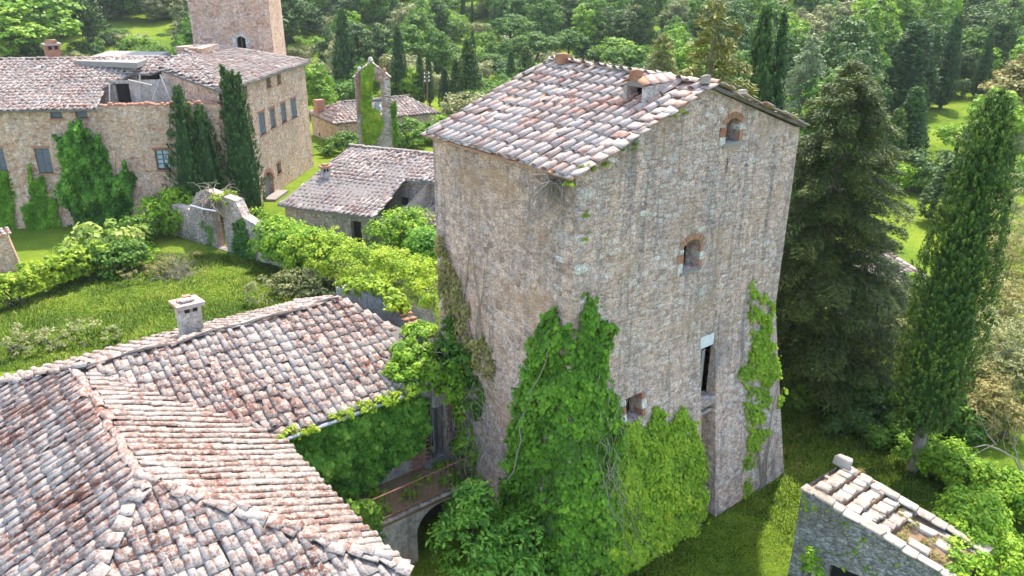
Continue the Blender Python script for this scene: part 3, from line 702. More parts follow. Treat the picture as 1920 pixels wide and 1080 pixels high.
def onroof(x, y):
    """height of the house roof"""
    zs = []
    zf = min(ZEh+(x-WX)*(ZRh-ZEh)/(RX-WX), ZEh+(EX-x)*(ZRh-ZEh)/(EX-RX), ZEh+(y-FY)*(ZRh-ZEh)/(PY-FY))
    zw = min(ZEh+(y-NY)*(ZRh-ZEh)/(RY-NY), ZEh+(BY-y)*(ZRh-ZEh)/(BY-RY))
    return max(zf, zw)
P1 = [(EX, NY), (12.35, NY), (12.35, 19.3), (12.05, 19.8), (11.1, 21.2), (10.55, RY), (RX, RY)]
P2 = [(10.55, RY), (10.9, 24), (10.8, BY), (WX, BY), (RX, RY)]
P3 = [(RX, PY), (RX, RY), (EX, NY), (EX, FY)]
P4 = [(RX, PY), (RX, RY), (WX, BY), (WX, FY)]
P5 = [(RX, PY), (EX, FY), (WX, FY)]
hroof = None
pc = Pieces()
ky, kx, kf = (ZRh-ZEh)/(RY-NY), (ZRh-ZEh)/(EX-RX), (ZRh-ZEh)/(PY-FY)
specs = [(P1, (EX, NY, ZEh), (1, 0, 0), (0, 1, ky), 6.2, RY-NY, (0, 1)), (P2, (11.0, BY, ZEh), (-1, 0, 0), (0, -1, ky), 12.4, BY-RY, (0, -1)),
         (P3, (EX, FY, ZEh), (0, 1, 0), (-1, 0, kx), RY-FY, EX-RX, (-1, 0)), (P4, (WX, BY, ZEh), (0, -1, 0), (1, 0, kx), BY-FY, RX-WX, (1, 0)),
         (P5, (WX, FY, ZEh), (1, 0, 0), (0, 1, kf), EX-WX, PY-FY, (0, 1))]
for k, (poly, O, U, V, ul, vl, dn) in enumerate(specs):
    hz = lambda x, y, O=O, V=V, dn=dn: O[2]+V[2]*((x-O[0])*dn[0]+(y-O[1])*dn[1])
    deck = slab_roof('roof' if k == 0 else 'roof_slope', [(x, y, hz(x, y)-.02) for x, y in poly], house, .1)
    if k == 0: hroof = deck
    Ou = np.array(O, float); Uu = np.array(U, float); Vu = unit(V)
    def ins(u, v, Ou=Ou, Uu=Uu, Vu=Vu, poly=poly, k=k):
        if k == 0 and u < 0: u0 = u
        p = Ou+Uu*u+Vu*v; q = Ou+Uu*u+Vu*(v+.30); c = Ou+Uu*u+Vu*max(v+(.22 if k in (0, 2) and v > .3 else 0), .02)
        ok = in_poly(c[0], c[1], poly) and in_poly(q[0], q[1], poly)
        if ok and k == 0 and p[0] > 10.9 and abs(p[0]-11.45) < .28 and abs(p[1]-20.0) < .3: ok = False
        return ok
    if k == 0: Ou2, ul2 = Ou-Uu*4.0, ul+4
    else: Ou2, ul2 = Ou, ul
    lay_tiles(pc, Ou2, U, V, ul2, vl, (lambda u, v, f=ins, s_=(4.0 if k == 0 else 0): f(u-s_, v)), (.36, .36, .31, .31, .36)[k], .36, 'coppo', True, .06, 20+k, .35 if k < 2 else .25, sc=1.0)
J = (RX, RY, ZRh)
ridge_row(pc, (WX, BY, ZEh), J, 'coppo_big', .42, messy=.5, lift=.05)
ridge_row(pc, (10.5, RY, ZRh), J, 'coppo_big', .42, messy=.7, lift=.02)
ridge_row(pc, J, (RX, PY, ZRh), 'coppo_big', .42, messy=.6, lift=-.01)
ridge_row(pc, (EX, FY, ZEh), (RX, PY, ZRh), 'slab', .36, messy=1, lift=.07); ridge_row(pc, (EX+.05, FY+.15, ZEh+.02), (RX+.1, PY, ZRh), 'coppo_big', .40, messy=1, lift=.05)
ridge_row(pc, (WX, FY, ZEh), (RX, PY, ZRh), 'slab', .36, messy=1, lift=.07)
pc.emit(hroof, 'tile', M_TILE, 300, 'tile_covering')
m = MB(); m.tube([(RX+.2, RY-.12, ZRh+.08)]+[(x, RY-.1+.05*math.sin(x*2.1), ZRh+.07+.03*math.sin(x*3.3)) for x in np.linspace(3.2, 10.4, 40)], [float(v) for v in rng.uniform(.025, .06, 41)], 5); m.build('ridge_mortar', M_MORTAR, hroof)
m = MB(); m.tube([(EX+.05, NY-.08, ZEh-.03), (10.2, NY-.08, ZEh-.03)], .05, 6); m.build('gutter', M_CABLE, house)
# chimney of the house
cP = at(357, 606, 6.5); cP[2] -= .2; ch = MB(); ch.box(cP+[0, 0, .35], (.30, .30, .5), jit=.015); chim = ch.build('chimney', M_PLASTER, house)
m = MB(); m.box(cP+[0, 0, .90], (.40, .40, .04), jit=.03); m.build('cap', M_TILE_T, chim)
for sx in (-.12, .12):
    m = MB(); m.box(cP+[sx, -.295, .74], (.07, .02, .06)); m.build('smoke_hole', M_DARK, chim); m = MB(); m.box(cP+[-.295, sx, .74], (.02, .07, .06)); m.build('smoke_hole', M_DARK, chim)
for k in range(5):
    m = MB(); m.box(cP+[rng.uniform(-.1, .1), rng.uniform(-.12, .12), .97+.035*k*.6], (.2-.02*k, .09, .025), jit=.015); m.build('tile', M_TILE_T if k < 4 else M_BRICK_O, chim)
# door, brick pier, balcony
dr = fpart(FW, 'door', M_DARK, house, door[0], door[1], door[2], door[3], -.62, -.5)
m = MB(); p0 = FW.P(door[1]-.04, door[2], -.42); p1 = FW.P((door[0]+door[1])/2-.02, door[2], -.02)
dd = unit(p1-p0); nn = np.cross(dd, (0, 0, 1))
for k in range(4):
    a, b = p0+dd*(.15*k+.005), p0+dd*(.15*k+.145)
    m = MB(); m.hexa([a, b, b+nn*.04, a+nn*.04, a+[0, 0, 1.85], b+[0, 0, 1.85], b+nn*.04+[0, 0, 1.85], a+nn*.04+[0, 0, 1.85]]); m.build('plank', M_WOOD, dr)
fpart(FW, 'threshold', M_CONC, dr, door[0]-.15, door[1]+.1, door[2]-.12, door[2], -.45, .22, .02)
bp = Pieces(); PROTO['brick'] = (np.array([(-.5, -.5, 0), (.5, -.5, 0), (.5, .5, 0), (-.5, .5, 0), (-.48, -.46, 1), (.48, -.46, 1), (.48, .46, 1), (-.48, .46, 1)], float), np.array([(4,5,6,7), (0,1,5,4), (1,2,6,5), (2,3,7,6), (3,0,4,7)]))
for (ua, ub, va, vb) in ((door[1]+.02, FW.ulen-.1, door[2]-.1, ZEh-.2), (door[0]-.62, door[0]-.02, 1.6, 4.0)):
    v = va; row = 0
    while v < vb:
        u = ua+(.12 if row % 2 else 0)
        while u < ub-.05:
            if rng.random() < .93: bp.add('brick', frame(FW.U*.235, FW.V*.062, FW.N*rng.uniform(.01, .03), FW.P(u+.12, v+.035, -.003)))
            u += .25
        v += .075; row += 1
bp.emit(house, 'brick', M_BRICK, 290, 'brickwork')
balc_z = 1.95; BYF = 16.8
m = MB(); m.hexa([(EX-.2, BYF, balc_z-.16), (XN-.6, BYF, balc_z-.16), (XN-.6, NY+.34, balc_z-.16), (EX-.2, NY+.34, balc_z-.16), (EX-.2, BYF, balc_z), (XN-.6, BYF, balc_z), (XN-.6, NY+.34, balc_z), (EX-.2, NY+.34, balc_z)])
balc = m.build('balcony', M_MOSS, house)
pc = Pieces()
for k in range(14):
    x = EX+.1+k*.37; pc.add('slab', frame(np.array([1, 0, 0])*rng.uniform(1.0, 1.12), np.array([0, 1, 0])*.6, np.array([0, 0, 1])*1.3, (x+.1, BYF-.07, balc_z-.02+rng.uniform(0, .015))))
pc.emit(balc, 'kerb_stone', M_CAP, 300, 'kerb')
ax0 = float(aty(782, 1000, BYF)[0]); ax1 = XN-.9
arch = MB(); FA = Face((EX-.2, BYF, 0), (1, 0, 0), (0, 0, 1), XN-.6-EX+.2, balc_z-.16)
ua, ub = ax0-EX+.2, ax1-EX+.2; uc, hw = (ua+ub)/2, (ub-ua)/2; rise = .75; spr = 1.0
prev = None
arch.face([FA.P(0, 0), FA.P(ua, 0), FA.P(ua, balc_z-.16), FA.P(0, balc_z-.16)]); arch.face([FA.P(ub, 0), FA.P(FA.ulen, 0), FA.P(FA.ulen, balc_z-.16), FA.P(ub, balc_z-.16)])
for k in range(12):
    a, b = math.pi*(1-k/12), math.pi*(1-(k+1)/12)
    p, q = (uc+hw*math.cos(a), spr+rise*math.sin(a)), (uc+hw*math.cos(b), spr+rise*math.sin(b))
    arch.face([FA.P(*p), FA.P(*q), FA.P(q[0], balc_z-.16), FA.P(p[0], balc_z-.16)]); arch.face([FA.P(*p), FA.P(*p, -1.5), FA.P(*q, -1.5), FA.P(*q)])
arch.face([FA.P(ua, 0), FA.P(ua, 0, -1.5), FA.P(ua, spr, -1.5), FA.P(ua, spr)]); arch.face([FA.P(ub, 0, -1.5), FA.P(ub, 0), FA.P(ub, spr), FA.P(ub, spr, -1.5)])
arch.build('arch_wall', M_PLASTER, balc)
m = MB(); m.face([(ax0, BYF+1.45, 0), (ax1, BYF+1.45, 0), (ax1, BYF+1.45, 1.8), (ax0, BYF+1.45, 1.8)]); m.build('back_wall', M_DARK, balc)
rail = thing('iron_railing', 'rusty iron railing along the edge of the small balcony', 'railing', (9, BYF+.05, balc_z))
m = MB(); m.tube([(EX+.1, BYF+.05, balc_z+.92), (9.3, BYF+.05, balc_z+.90), (XN-.7, BYF+.05, balc_z+.93)], .022, 6); m.build('handrail', M_RUST, rail)
m = MB(); m.tube([(EX+.1, BYF+.05, balc_z+.12), (XN-.7, BYF+.05, balc_z+.12)], .014, 6); m.build('bottom_rail', M_RUST, rail)
bm_ = MB(); bm_.tube([(0, 0, .02), (0, 0, .91)], .010, 5); bme = bm_.mesh('baluster', M_RUST)
for k in range(34):
    x = EX+.2+k*.15
    if x < XN-.75: link('baluster', bme, rail, None, Matrix.Translation((x, BYF+.05, balc_z)))
# ---------------------------------------------------------------- the manor (far left)
Cc = np.array([17.9, 53.3]); d1 = unit((9, -5.6)); d2 = unit((11.2, 11.4)); n1 = np.array([-d1[1], d1[0]]); n2 = np.array([-d2[1], d2[0]])
A0 = Cc-d1*19.5; ZL, ZRW = 8.0, 9.0
manor = thing('manor_house', 'big abandoned manor of warm stone with partly collapsed tiled roof', 'manor', (*(Cc+n1*6), 0))
v3 = lambda p, z: np.array([p[0], p[1], z])
FLW = Face(v3(A0, 0), v3(d1, 0), (0, 0, 1), 19.5, ZL); FRW = Face(v3(Cc, 0), v3(d2, 0), (0, 0, 1), 16.0, ZRW)
lw_w = [face_hole(FLW, *q) for q in ((68, 96, 278, 325), (292, 318, 281, 318), (93, 116, 203, 222), (141, 163, 201, 222), (-14, 10, 278, 322))]
rw_w = [face_hole(FRW, *q) for q in ((486, 498, 210, 253), (506.5, 517, 202, 240), (527, 537, 192, 230), (545.5, 556, 184, 221), (455, 464, 161, 179), (499.5, 508, 146, 164), (519.5, 527, 139, 157), (519.5, 528, 305, 325), (468, 474, 220, 248), (381, 396, 187, 205))]
mdoor = face_hole(FRW, 498, 515, 320, 391); mdoor = (mdoor[0], mdoor[1], 0.02, mdoor[3])
FLW.holes = [h for h in lw_w if h[0] > 0]; rw_w = [h for h in rw_w if h[0] > .3]; FRW.holes = rw_w+[mdoor]
mb = MB(); FLW.build_into(mb, .35); FRW.build_into(mb, .35)
Dd = Cc+d2*16; Ee = Dd+n2*11; Gg = Cc+n2*11
for a, b, z in ((Dd, Ee, ZRW), (Ee, Gg, ZRW), (A0+n1*14, A0, ZL)): mb.face([v3(a, 0), v3(b, 0), v3(b, z), v3(a, z)])
mb.build('wall', M_CASTLE, manor)
def mwin(F, h, kind):
    root = fpart(F, 'window', M_DARK, manor, h[0]-.01, h[1]+.01, h[2]-.01, h[3]+.01, -.37, -.33); u0, u1, v0, v1 = h; w_ = u1-u0
    if kind == 'shutter':
        for a, b in ((u0+.02, u0+w_*.49), (u0+w_*.51, u1-.02)):
            s_ = fpart(F, 'shutter', M_SHUT, root, a, b, v0+.02, v1-.02, -.16, -.10); n = 9
            for k in range(n): fpart(F, 'slat', M_SHUT, s_, a+.05, b-.05, v0+.06+(v1-v0-.1)*k/n, v0+.06+(v1-v0-.1)*(k+.55)/n, -.10, -.07)
    elif kind == 'glazed':
        for i in range(2):
            for j in range(4): fpart(F, 'pane', M_GLASS, root, u0+.08+i*w_*.48, u0+w_*.45+i*w_*.48, v0+.08+j*(v1-v0-.08)/4, v0+(j+1)*(v1-v0-.08)/4, -.2, -.18)
        fpart(F, 'frame', M_SHUT, root, u0, u1, v0, v1, -.30, -.24)
        fpart(F, 'mullion', M_SHUT, root, u0+w_*.47, u0+w_*.53, v0, v1, -.2, -.16)
    elif kind == 'board': fpart(F, 'shutter', M_SHUT, root, u0+.03, u1-.03, v0+.03, v1-.03, -.2, -.15)
    fpart(F, 'sill', M_BRICK, root, u0-.1, u1+.1, v0-.12, v0, -.2, .05)
    fpart(F, 'lintel', M_BRICK, root, u0-.12, u1+.12, v1, v1+.16, -.2, .012)
for h, k in zip(FLW.holes, ('shutter', 'glazed', 'board', 'board', 'shutter')): mwin(FLW, h, k)
for i, h in enumerate(rw_w): mwin(FRW, h, 'shutter' if i in (0, 3) else ('board' if i in (1, 2) else 'none'))
md = fpart(FRW, 'door', M_DARK, manor, mdoor[0], mdoor[1], 0, mdoor[3], -.40, -.34)
for k in range(3): fpart(FRW, 'plank', M_WOOD, md, mdoor[0]+.03+k*(mdoor[1]-mdoor[0])/3, mdoor[0]+(k+1)*(mdoor[1]-mdoor[0])/3, .02, mdoor[3]-.35, -.33, -.28)
m = MB(); uc = (mdoor[0]+mdoor[1])/2; hw = (mdoor[1]-mdoor[0])/2
for sd_ in (-1, 1):
    pts = [FRW.P(uc+sd_*hw, mdoor[3], -.01), FRW.P(uc, mdoor[3], -.01)]+[FRW.P(uc+sd_*hw*math.sin(k/6*math.pi/2), mdoor[3]-hw+hw*math.cos(k/6*math.pi/2), -.01) for k in range(7)]
    m.face(pts if sd_ > 0 else pts[::-1])
m.build('arch_infill', M_CASTLE, md); brick_arch(md, FRW, uc, mdoor[3]-hw, hw+.03, hw*.98, 11, M_BRICK, .28)
fpart(FRW, 'doorstep', M_CONC, md, mdoor[0]-.5, mdoor[1]+.5, 0.0, .18, .0, .9)
# roofs of the manor
LR, ZLR = 7.0, 10.25; kL = (ZLR-ZL)/LR; E1 = v3(A0-d1*.3-n1*.35, ZL-.35*kL)
def lw_pt(px, py):
    Nn = unit(np.cross(v3(d1, 0), v3(n1, kL))); P = hit(px, py, E1, Nn); d = P-E1; return float(np.dot(d[:2], d1)), float(np.dot(d[:2], n1))
hole_px = [(181, 206), (192, 165), (250, 137), (282, 139), (312, 128), (350, 168), (430, 215), (330, 230), (200, 225)]
hole_uv = [lw_pt(*q) for q in hole_px]; k_ = math.hypot(1, kL)
out_uv = [(0, 0), (hole_uv[0][0], 0), hole_uv[1], hole_uv[2], hole_uv[3], hole_uv[4], (hole_uv[4][0]+.6, LR+.35), (0, LR+.35)]
lroof = slab_roof('roof', [E1+v3(d1*u+n1*v, kL*v) for u, v in out_uv], manor, .12)
bk = slab_roof('roof_slope', [E1+v3(d1*0+n1*(LR+.35), kL*(LR+.35)), E1+v3(d1*hole_uv[4][0]+n1*(LR+.35), kL*(LR+.35)), E1+v3(d1*hole_uv[4][0]+n1*13.5, ZL*0), E1+v3(n1*13.5, 0)], manor)
pc = Pieces()
lay_tiles(pc, E1, v3(d1, 0), v3(n1, kL), 20, (LR+.35)*k_, lambda u, v: 0 < v/k_+.15 < LR+.2 and 0 <= u and in_poly(u, max(v/k_, .02), out_uv) and in_poly(u, v/k_+.2, out_uv), .40, .42, 'coppo', True, .10, 31, .5, sc=1.15)
ridge_row(pc, E1+v3(n1*(LR+.35), kL*(LR+.35)), E1+v3(d1*(hole_uv[4][0])+n1*(LR+.35), kL*(LR+.35)), messy=.4)
pc.emit(lroof, 'tile', M_TILE_FAR, 300, 'tile_covering')
# hipped roof of the right wing with its own hole near the top
OVR = .45; a1, dp, ZP = 8.2, 5.2, 10.75
q = lambda a, d, z: v3(Cc+d2*a+n2*d, z)
ke = (ZP-ZRW)/dp; zev = ZRW-OVR*ke
c0, c1_, c2_, c3_ = q(-OVR, -OVR, zev), q(16+OVR, -OVR, zev), q(16+OVR, 11, zev), q(-OVR, 11, zev); pk, pk2 = q(a1-1.6, dp, ZP), q(a1+1.8, dp, ZP)
rroof = slab_roof('roof', [c0, c1_, pk2, pk], manor, .12)
lsN = unit(np.cross(c0-c3_, pk-c3_)); Xl = hit(302, 131, c0, lsN); slab_roof('roof_slope', [Xl, c0, pk], manor, .12); slab_roof('roof_slope', [c1_, c2_, pk2], manor, .12); slab_roof('roof_slope', [c2_, q(8, 11, zev), pk, pk2], manor, .12)
mw = MB(); mw.face([Xl-[0, 0, .15], c0+[.3, .3, -.15], v3(c0[:2]+.3, 6.5), v3(Xl[:2], 6.5)]); mw.build('inner_wall', M_CASTLE, manor)
pc = Pieces()
def tri_tiles(A, B, poly3, seed, expo=.42):
    U = unit(B-A); Nn = unit(np.cross(poly3[1]-poly3[0], poly3[2]-poly3[0])); Nn = Nn if Nn[2] > 0 else -Nn; V = np.cross(Nn, U)
    puv = [(float(np.dot(p-A, U)), float(np.dot(p-A, V))) for p in poly3]; ul = max(p[0] for p in puv); vl = max(p[1] for p in puv)
    lay_tiles(pc, A, U, V, ul, vl, lambda u, v: in_poly(u, max(v, .02), puv) and in_poly(u, v+.25, puv), .40, expo, 'coppo', True, .09, seed, .45, sc=1.15)
tri_tiles(c0, c1_, [c0, c1_, pk2, pk], 41); tri_tiles(c3_, c0, [Xl, c0, pk], 42); tri_tiles(c1_, c2_, [c1_, c2_, pk2], 43)
for a, b in ((c0, pk), (c1_, pk2), (c2_, pk2), (pk, pk2)): ridge_row(pc, a, b, messy=.6)
pc.emit(rroof, 'tile', M_TILE_FAR, 300, 'tile_covering')
m = MB(); hp = at(372, 100, 10.3); m.box(hp+[0, 0, .15], (1.3, 1.0, .4), np.stack([v3(d2, 0), v3(n2, 0), (0, 0, 1)], 1), jit=.1); m.build('collapsed_patch', M_CASTLE, rroof)
# inside of the collapsed part: attic floor, back wall with doorway, side wall
fl = MB(); fl.face([FLW.P(9, 7.2, -.3), FLW.P(19, 7.2, -.3), FLW.P(19, 7.2, -7), FLW.P(9, 7.2, -7)]); fl.build('attic_floor', M_MOSS, manor)
iw = Face(FLW.P(8.8, 6.6, -3.3), v3(d1, 0), (0, 0, 1), 7.4, 2.6); ihole = face_hole(iw, 217, 244, 157, 190); iw.holes = [(ihole[0], ihole[1], .5, ihole[3])]
mb = MB(); iw.build_into(mb, .3); back = mb.build('inner_wall', M_PLASTER, manor); fpart(iw, 'doorway', M_DARK, back, ihole[0], ihole[1], .4, ihole[3], -.34, -.3)
for a, b in (((262, 188), (262, 140)), ((285, 190), (300, 148)), ((205, 190), (205, 155)), ((318, 185), (300, 140)), ((240, 150), (285, 160)), ((355, 172), (400, 186)), ((330, 165), (365, 182))):
    m = MB(); p = hit(*a, iw.P(0, 0, .9), iw.N); r_ = hit(*b, iw.P(0, 0, .3), iw.N); m.tube([p, r_], .06, 5); m.build('beam', M_WOODP, back)
# broken wall head
pc = Pieces()
for k in range(40):
    u = hole_uv[0][0]-.2+k*.19
    if u < 19.3: pc.add('rock%d' % (k % 6), frame(FLW.U*rng.uniform(.12, .22), -FLW.N*.22, np.array([0, 0, 1])*rng.uniform(.06, .26), FLW.P(u, ZL-.02, -.2)), None)
pc.emit(manor, 'wall_head_stone', M_BRICK, 300, 'wall_head')
# slab terrace and chimney
m = MB(); zt = 10.2
cs = [at(140, 114, zt), at(256, 118, zt), at(318, 97, zt), at(206, 95, zt)]
m.hexa([c-[0, 0, .35] for c in cs]+cs); m.build('concrete_slab', M_CONC, manor)
m = MB(); m.hexa([c+(np.mean(cs, 0)-c)*.15-[0, 0, 2.5] for c in cs]+[c+(np.mean(cs, 0)-c)*.15-[0, 0, .36] for c in cs]); m.build('attic_room', M_PLASTER, manor)
cP = at(101, 108, 10.1); m = MB(); m.box(cP+[0, 0, .3], (.45, .45, .6), jit=.03); mc = m.build('chimney', M_BRICK, manor)
m = MB(); m.box(cP+[0, 0, .95], (.58, .58, .07), jit=.03); m.build('cap', M_TILE_FAR, mc); m = MB(); m.box(cP+[0, 0, 1.12], (.35, .4, .12), jit=.06); m.build('tile', M_BRICK_O, mc)
for s_ in (-.2, .2): m = MB(); m.box(cP+[s_, -.46, .72], (.11, .03, .12)); m.build('smoke_hole', M_DARK, mc)

# tower behind the manor
Tc = at(440, 99, 9.4); FT = Face(v3(Tc[:2]-d1*3.25, 0), v3(d1, 0), (0, 0, 1), 6.5, 26.0)
tw = thing('square_tower', 'square warm stone tower with arched white window rising behind the manor', 'tower', (*Tc[:2], 0))
tw_h = face_hole(FT, 444, 461, 68, 95); FT.holes = [tw_h]
mb = MB(); FT.build_into(mb, .5); nb = v3(n1*6.5, 0); P00, P10 = FT.P(0, 0), FT.P(6.5, 0)
for a, b in ((P10, P10+nb), (P10+nb, P00+nb), (P00+nb, P00)): mb.face([a, b, b+[0, 0, 26], a+[0, 0, 26]])
mb.build('wall', M_CASTLE, tw)
tww = fpart(FT, 'window', M_DARK, tw, tw_h[0], tw_h[1], tw_h[2], tw_h[3], -.52, -.48)
brick_arch(tww, FT, (tw_h[0]+tw_h[1])/2, tw_h[3]-.42, (tw_h[1]-tw_h[0])/2+.02, .40, 9, M_PALE, .3, .2, 'arch_stone')
for sd_, ue in ((-1, tw_h[0]), (1, tw_h[1])):
    for k in range(3): fpart(FT, 'jamb_stone', M_PALE, tww, ue-.3 if sd_ < 0 else ue, ue if sd_ < 0 else ue+.3, tw_h[2]+k*.36, tw_h[2]+k*.36+.34, -.3, .03)
fpart(FT, 'bar', M_RUST, tww, (tw_h[0]+tw_h[1])/2-.03, (tw_h[0]+tw_h[1])/2+.03, tw_h[2], tw_h[3], -.3, -.26)

# ---------------------------------------------------------------- the outbuilding in the middle
A1 = np.array([19.0, 47.7]); e1 = unit((.465, -.885)); m1 = np.array([-e1[1], e1[0]]); Z0, DR, ZT = 2.35, 8.0, 4.55; kO = (ZT-Z0)/DR
outb = thing('outbuilding', 'low stone outbuilding with wide sagging tiled roof and small chimney', 'outbuilding', (*(A1+e1*4+m1*4), 0))
FO = Face(v3(A1+m1*.3, 0), v3(e1, 0), (0, 0, 1), 8.2, Z0); od = face_hole(FO, 660, 679, 415, 478); FO.holes = [(od[0], od[1], max(0, od[2]), min(od[3], 2.2))]
Nro = unit(np.cross(v3(e1, 0), v3(m1, kO))); E2 = v3(A1-m1*.15, Z0-.15*kO)
def ob_uv(px, py): P = hit(px, py, E2, Nro); d = P-E2; return float(np.dot(d[:2], e1)), float(np.dot(d[:2], m1))
uR, dR = ob_uv(700, 410)[0], ob_uv(765, 338)[1]
roofuv = [(-.2, 0), (uR, 0), (ob_uv(757, 338)[0], dR), (15, dR+.2), (15, DR), (.2, DR+.1)]
mb = MB(); FO.build_into(mb, .3)
FO2 = Face(v3(A1+m1*(dR+.25), 0), v3(e1, 0), (0, 0, 1), 15, Z0+kO*(dR)); ow = face_hole(FO2, 750, 766, 370, 386); FO2.holes = [ow]; FO2.build_into(mb, .3)
for a, b, z in ((A1+m1*DR, A1+m1*.3, Z0),): mb.face([v3(a, 0), v3(b, 0), v3(b, Z0), v3(a, Z0+kO*DR)])
c_ = A1+e1*8.2; mb.face([v3(c_+m1*.3, 0), v3(c_+m1*(dR+.3), 0), v3(c_+m1*(dR+.3), Z0+kO*dR), v3(c_+m1*.3, Z0)])
mb.build('wall', M_GSTONE, outb)
fpart(FO, 'doorway', M_DARK, outb, FO.holes[0][0], FO.holes[0][1], 0, FO.holes[0][3], -.34, -.3); fpart(FO2, 'window', M_DARK, outb, ow[0], ow[1], ow[2], ow[3], -.34, -.3)
oroof = slab_roof('roof', [E2+v3(e1*u+m1*v, kO*v) for u, v in roofuv], outb, .12)
slab_roof('roof_slope', [E2+v3(m1*DR, kO*DR), E2+v3(e1*15+m1*DR, kO*DR), E2+v3(e1*15+m1*14, kO*(DR-5)), E2+v3(m1*14, kO*(DR-5))], outb)
pc = Pieces(); kk = math.hypot(1, kO)
lay_tiles(pc, E2-v3(e1*.2, 0), v3(e1, 0), v3(m1, kO), 15.2, (DR+.2)*kk, lambda u, v: in_poly(u-.2, max(v/kk, .03), roofuv) and in_poly(u-.2, v/kk+.22, roofuv), .36, .40, 'coppo', True, .13, 51, .55, sc=1.1)
ridge_row(pc, E2+v3(m1*DR, kO*DR+.02), E2+v3(e1*15+m1*DR, kO*DR+.02), messy=.3)
pc.emit(oroof, 'tile', M_TILE_FAR, 300, 'tile_covering')
# lean-to roof in front of the set-back wall
zl0, zl1 = 1.5, 2.15; lt = [A1+e1*(uR+.6)+m1*(dR-2.4), A1+e1*14+m1*(dR-2.4), A1+e1*14+m1*(dR+.2), A1+e1*(uR+.6)+m1*(dR+.2)]
lroof2 = slab_roof('lean_to_roof', [v3(lt[0], zl0), v3(lt[1], zl0), v3(lt[2], zl1), v3(lt[3], zl1)], outb)
pc = Pieces(); lay_tiles(pc, v3(lt[0], zl0), v3(e1, 0), v3(m1, (zl1-zl0)/2.6), np.linalg.norm(lt[1]-lt[0]), 2.6, lambda u, v: v < 2.3, .36, .40, sag=.05, seed=52, sc=1.1); pc.emit(lroof2, 'tile', M_TILE_FAR, 120, 'tile_covering')
mb = MB(); mb.face([v3(lt[0]+m1*.3, 0), v3(lt[1]+m1*.3, 0), v3(lt[1]+m1*.3, zl0), v3(lt[0]+m1*.3, zl0)]); mb.build('lean_to_wall', M_GSTONE, outb)
cP = hit(611, 332, E2, Nro); m = MB(); m.box(cP+[0, 0, .15], (.24, .24, .5), jit=.02); oc = m.build('chimney', M_PLASTER, outb)
m = MB(); m.box(cP+[0, 0, .72], (.34, .34, .05), jit=.03); m.build('cap', M_BRICK_O, oc); m = MB(); m.box(cP+[0, 0, .82], (.2, .22, .07), jit=.05); m.build('tile', M_BRICK_O, oc)
for s_ in (-.1, .1): m = MB(); m.box(cP+[s_-.05, -.245, .5], (.06, .02, .1)); m.build('smoke_hole', M_DARK, oc)

# ---------------------------------------------------------------- bell gable
Bc = at(706, 300, 0); bu = unit((.88, -.475)); FB = Face(v3(Bc[:2]-bu*1.45, 0), v3(bu, 0), (0, 0, 1), 3.05, [(0, 7.3), (1.5, 8.5), (3.05, 7.2)])
bell = thing('bell_gable', 'narrow red brick bell gable half covered in ivy behind the outbuilding', 'bell gable', (*Bc[:2], 0))
bh = face_hole(FB, 697, 715, 150, 218); FB.holes = [bh]
mb = MB(); FB.build_into(mb, .75); mb.build('wall', M_GSTONE, bell); mb = MB()
bn = -FB.N*.75
mb.face([FB.P(0, 0)+bn, FB.P(0, 0), FB.P(0, 7.3), FB.P(0, 7.3)+bn]); mb.face([FB.P(3.05, 0), FB.P(3.05, 0)+bn, FB.P(3.05, 7.2)+bn, FB.P(3.05, 7.2)])
FBb = Face(FB.P(3.05, 0)+bn, -FB.U, (0, 0, 1), 3.05, [(0, 7.2), (1.55, 8.5), (3.05, 7.3)], [(3.05-bh[1], 3.05-bh[0], bh[2], bh[3])]); FBb.build_into(mb, .01); mb.build('rear_wall', M_GSTONE, bell)
brick_arch(bell, FB, (bh[0]+bh[1])/2, bh[3]-.45, (bh[1]-bh[0])/2+.02, .42, 9, M_BRICK, .3)
pc = Pieces(); v = 4.2; row = 0
while v < 7.6:
    u = .05+(.13 if row % 2 else 0)
    while u < 2.85:
        if not (bh[0]-.2 < u+.13 < bh[1]+.2 and bh[2]-.1 < v < bh[3]+.3) and v+.08 < FB.topv(u+.13)-.1: pc.add('brick', frame(FB.U*.25, FB.V*.075, FB.N*rng.uniform(.015, .03), FB.P(u+.13, v+.04, -.004)), None, 1 if (u > 2.35 and rng.random() < .6) else 0)
        u += .27
    v += .09; row += 1
pc.emit(bell, 'brick', [M_BRICK, M_PALE], 250, 'brickwork')
pc = Pieces()
for a, b in ((FB.P(-.1, 7.25, -.35), FB.P(1.5, 8.55, -.35)), (FB.P(3.15, 7.15, -.35), FB.P(1.5, 8.55, -.35))):
    for o_ in (-.35, 0, .35): ridge_row(pc, a-FB.N*o_, b-FB.N*o_, 'slab', .34, lift=.03, messy=.4)
pc.emit(bell, 'tile', M_TILE_T, 60, 'coping')
for u, v, r_ in ((1.5, 8.74, .19), (.5, 7.95, .17), (2.6, 7.8, .19)):
    m = MB(); m.tube([FB.P(u, v-.2, -.35), FB.P(u, v-.08, -.35), FB.P(u, v+.08, -.35), FB.P(u, v+.2, -.35)], [r_*.7, r_, r_, r_*.5], 8); m.build('stone_ball', M_BRICK_O if u > 2 else M_PALE, bell)
m = MB(); uc = (bh[0]+bh[1])/2; m.box(FB.P(uc, bh[2]+1.35, -.3), (.42, .10, .12), np.stack([FB.U, -FB.N, (0, 0, 1)], 1), jit=.03); hs = m.build('bell_headstock', M_WOOD, bell)
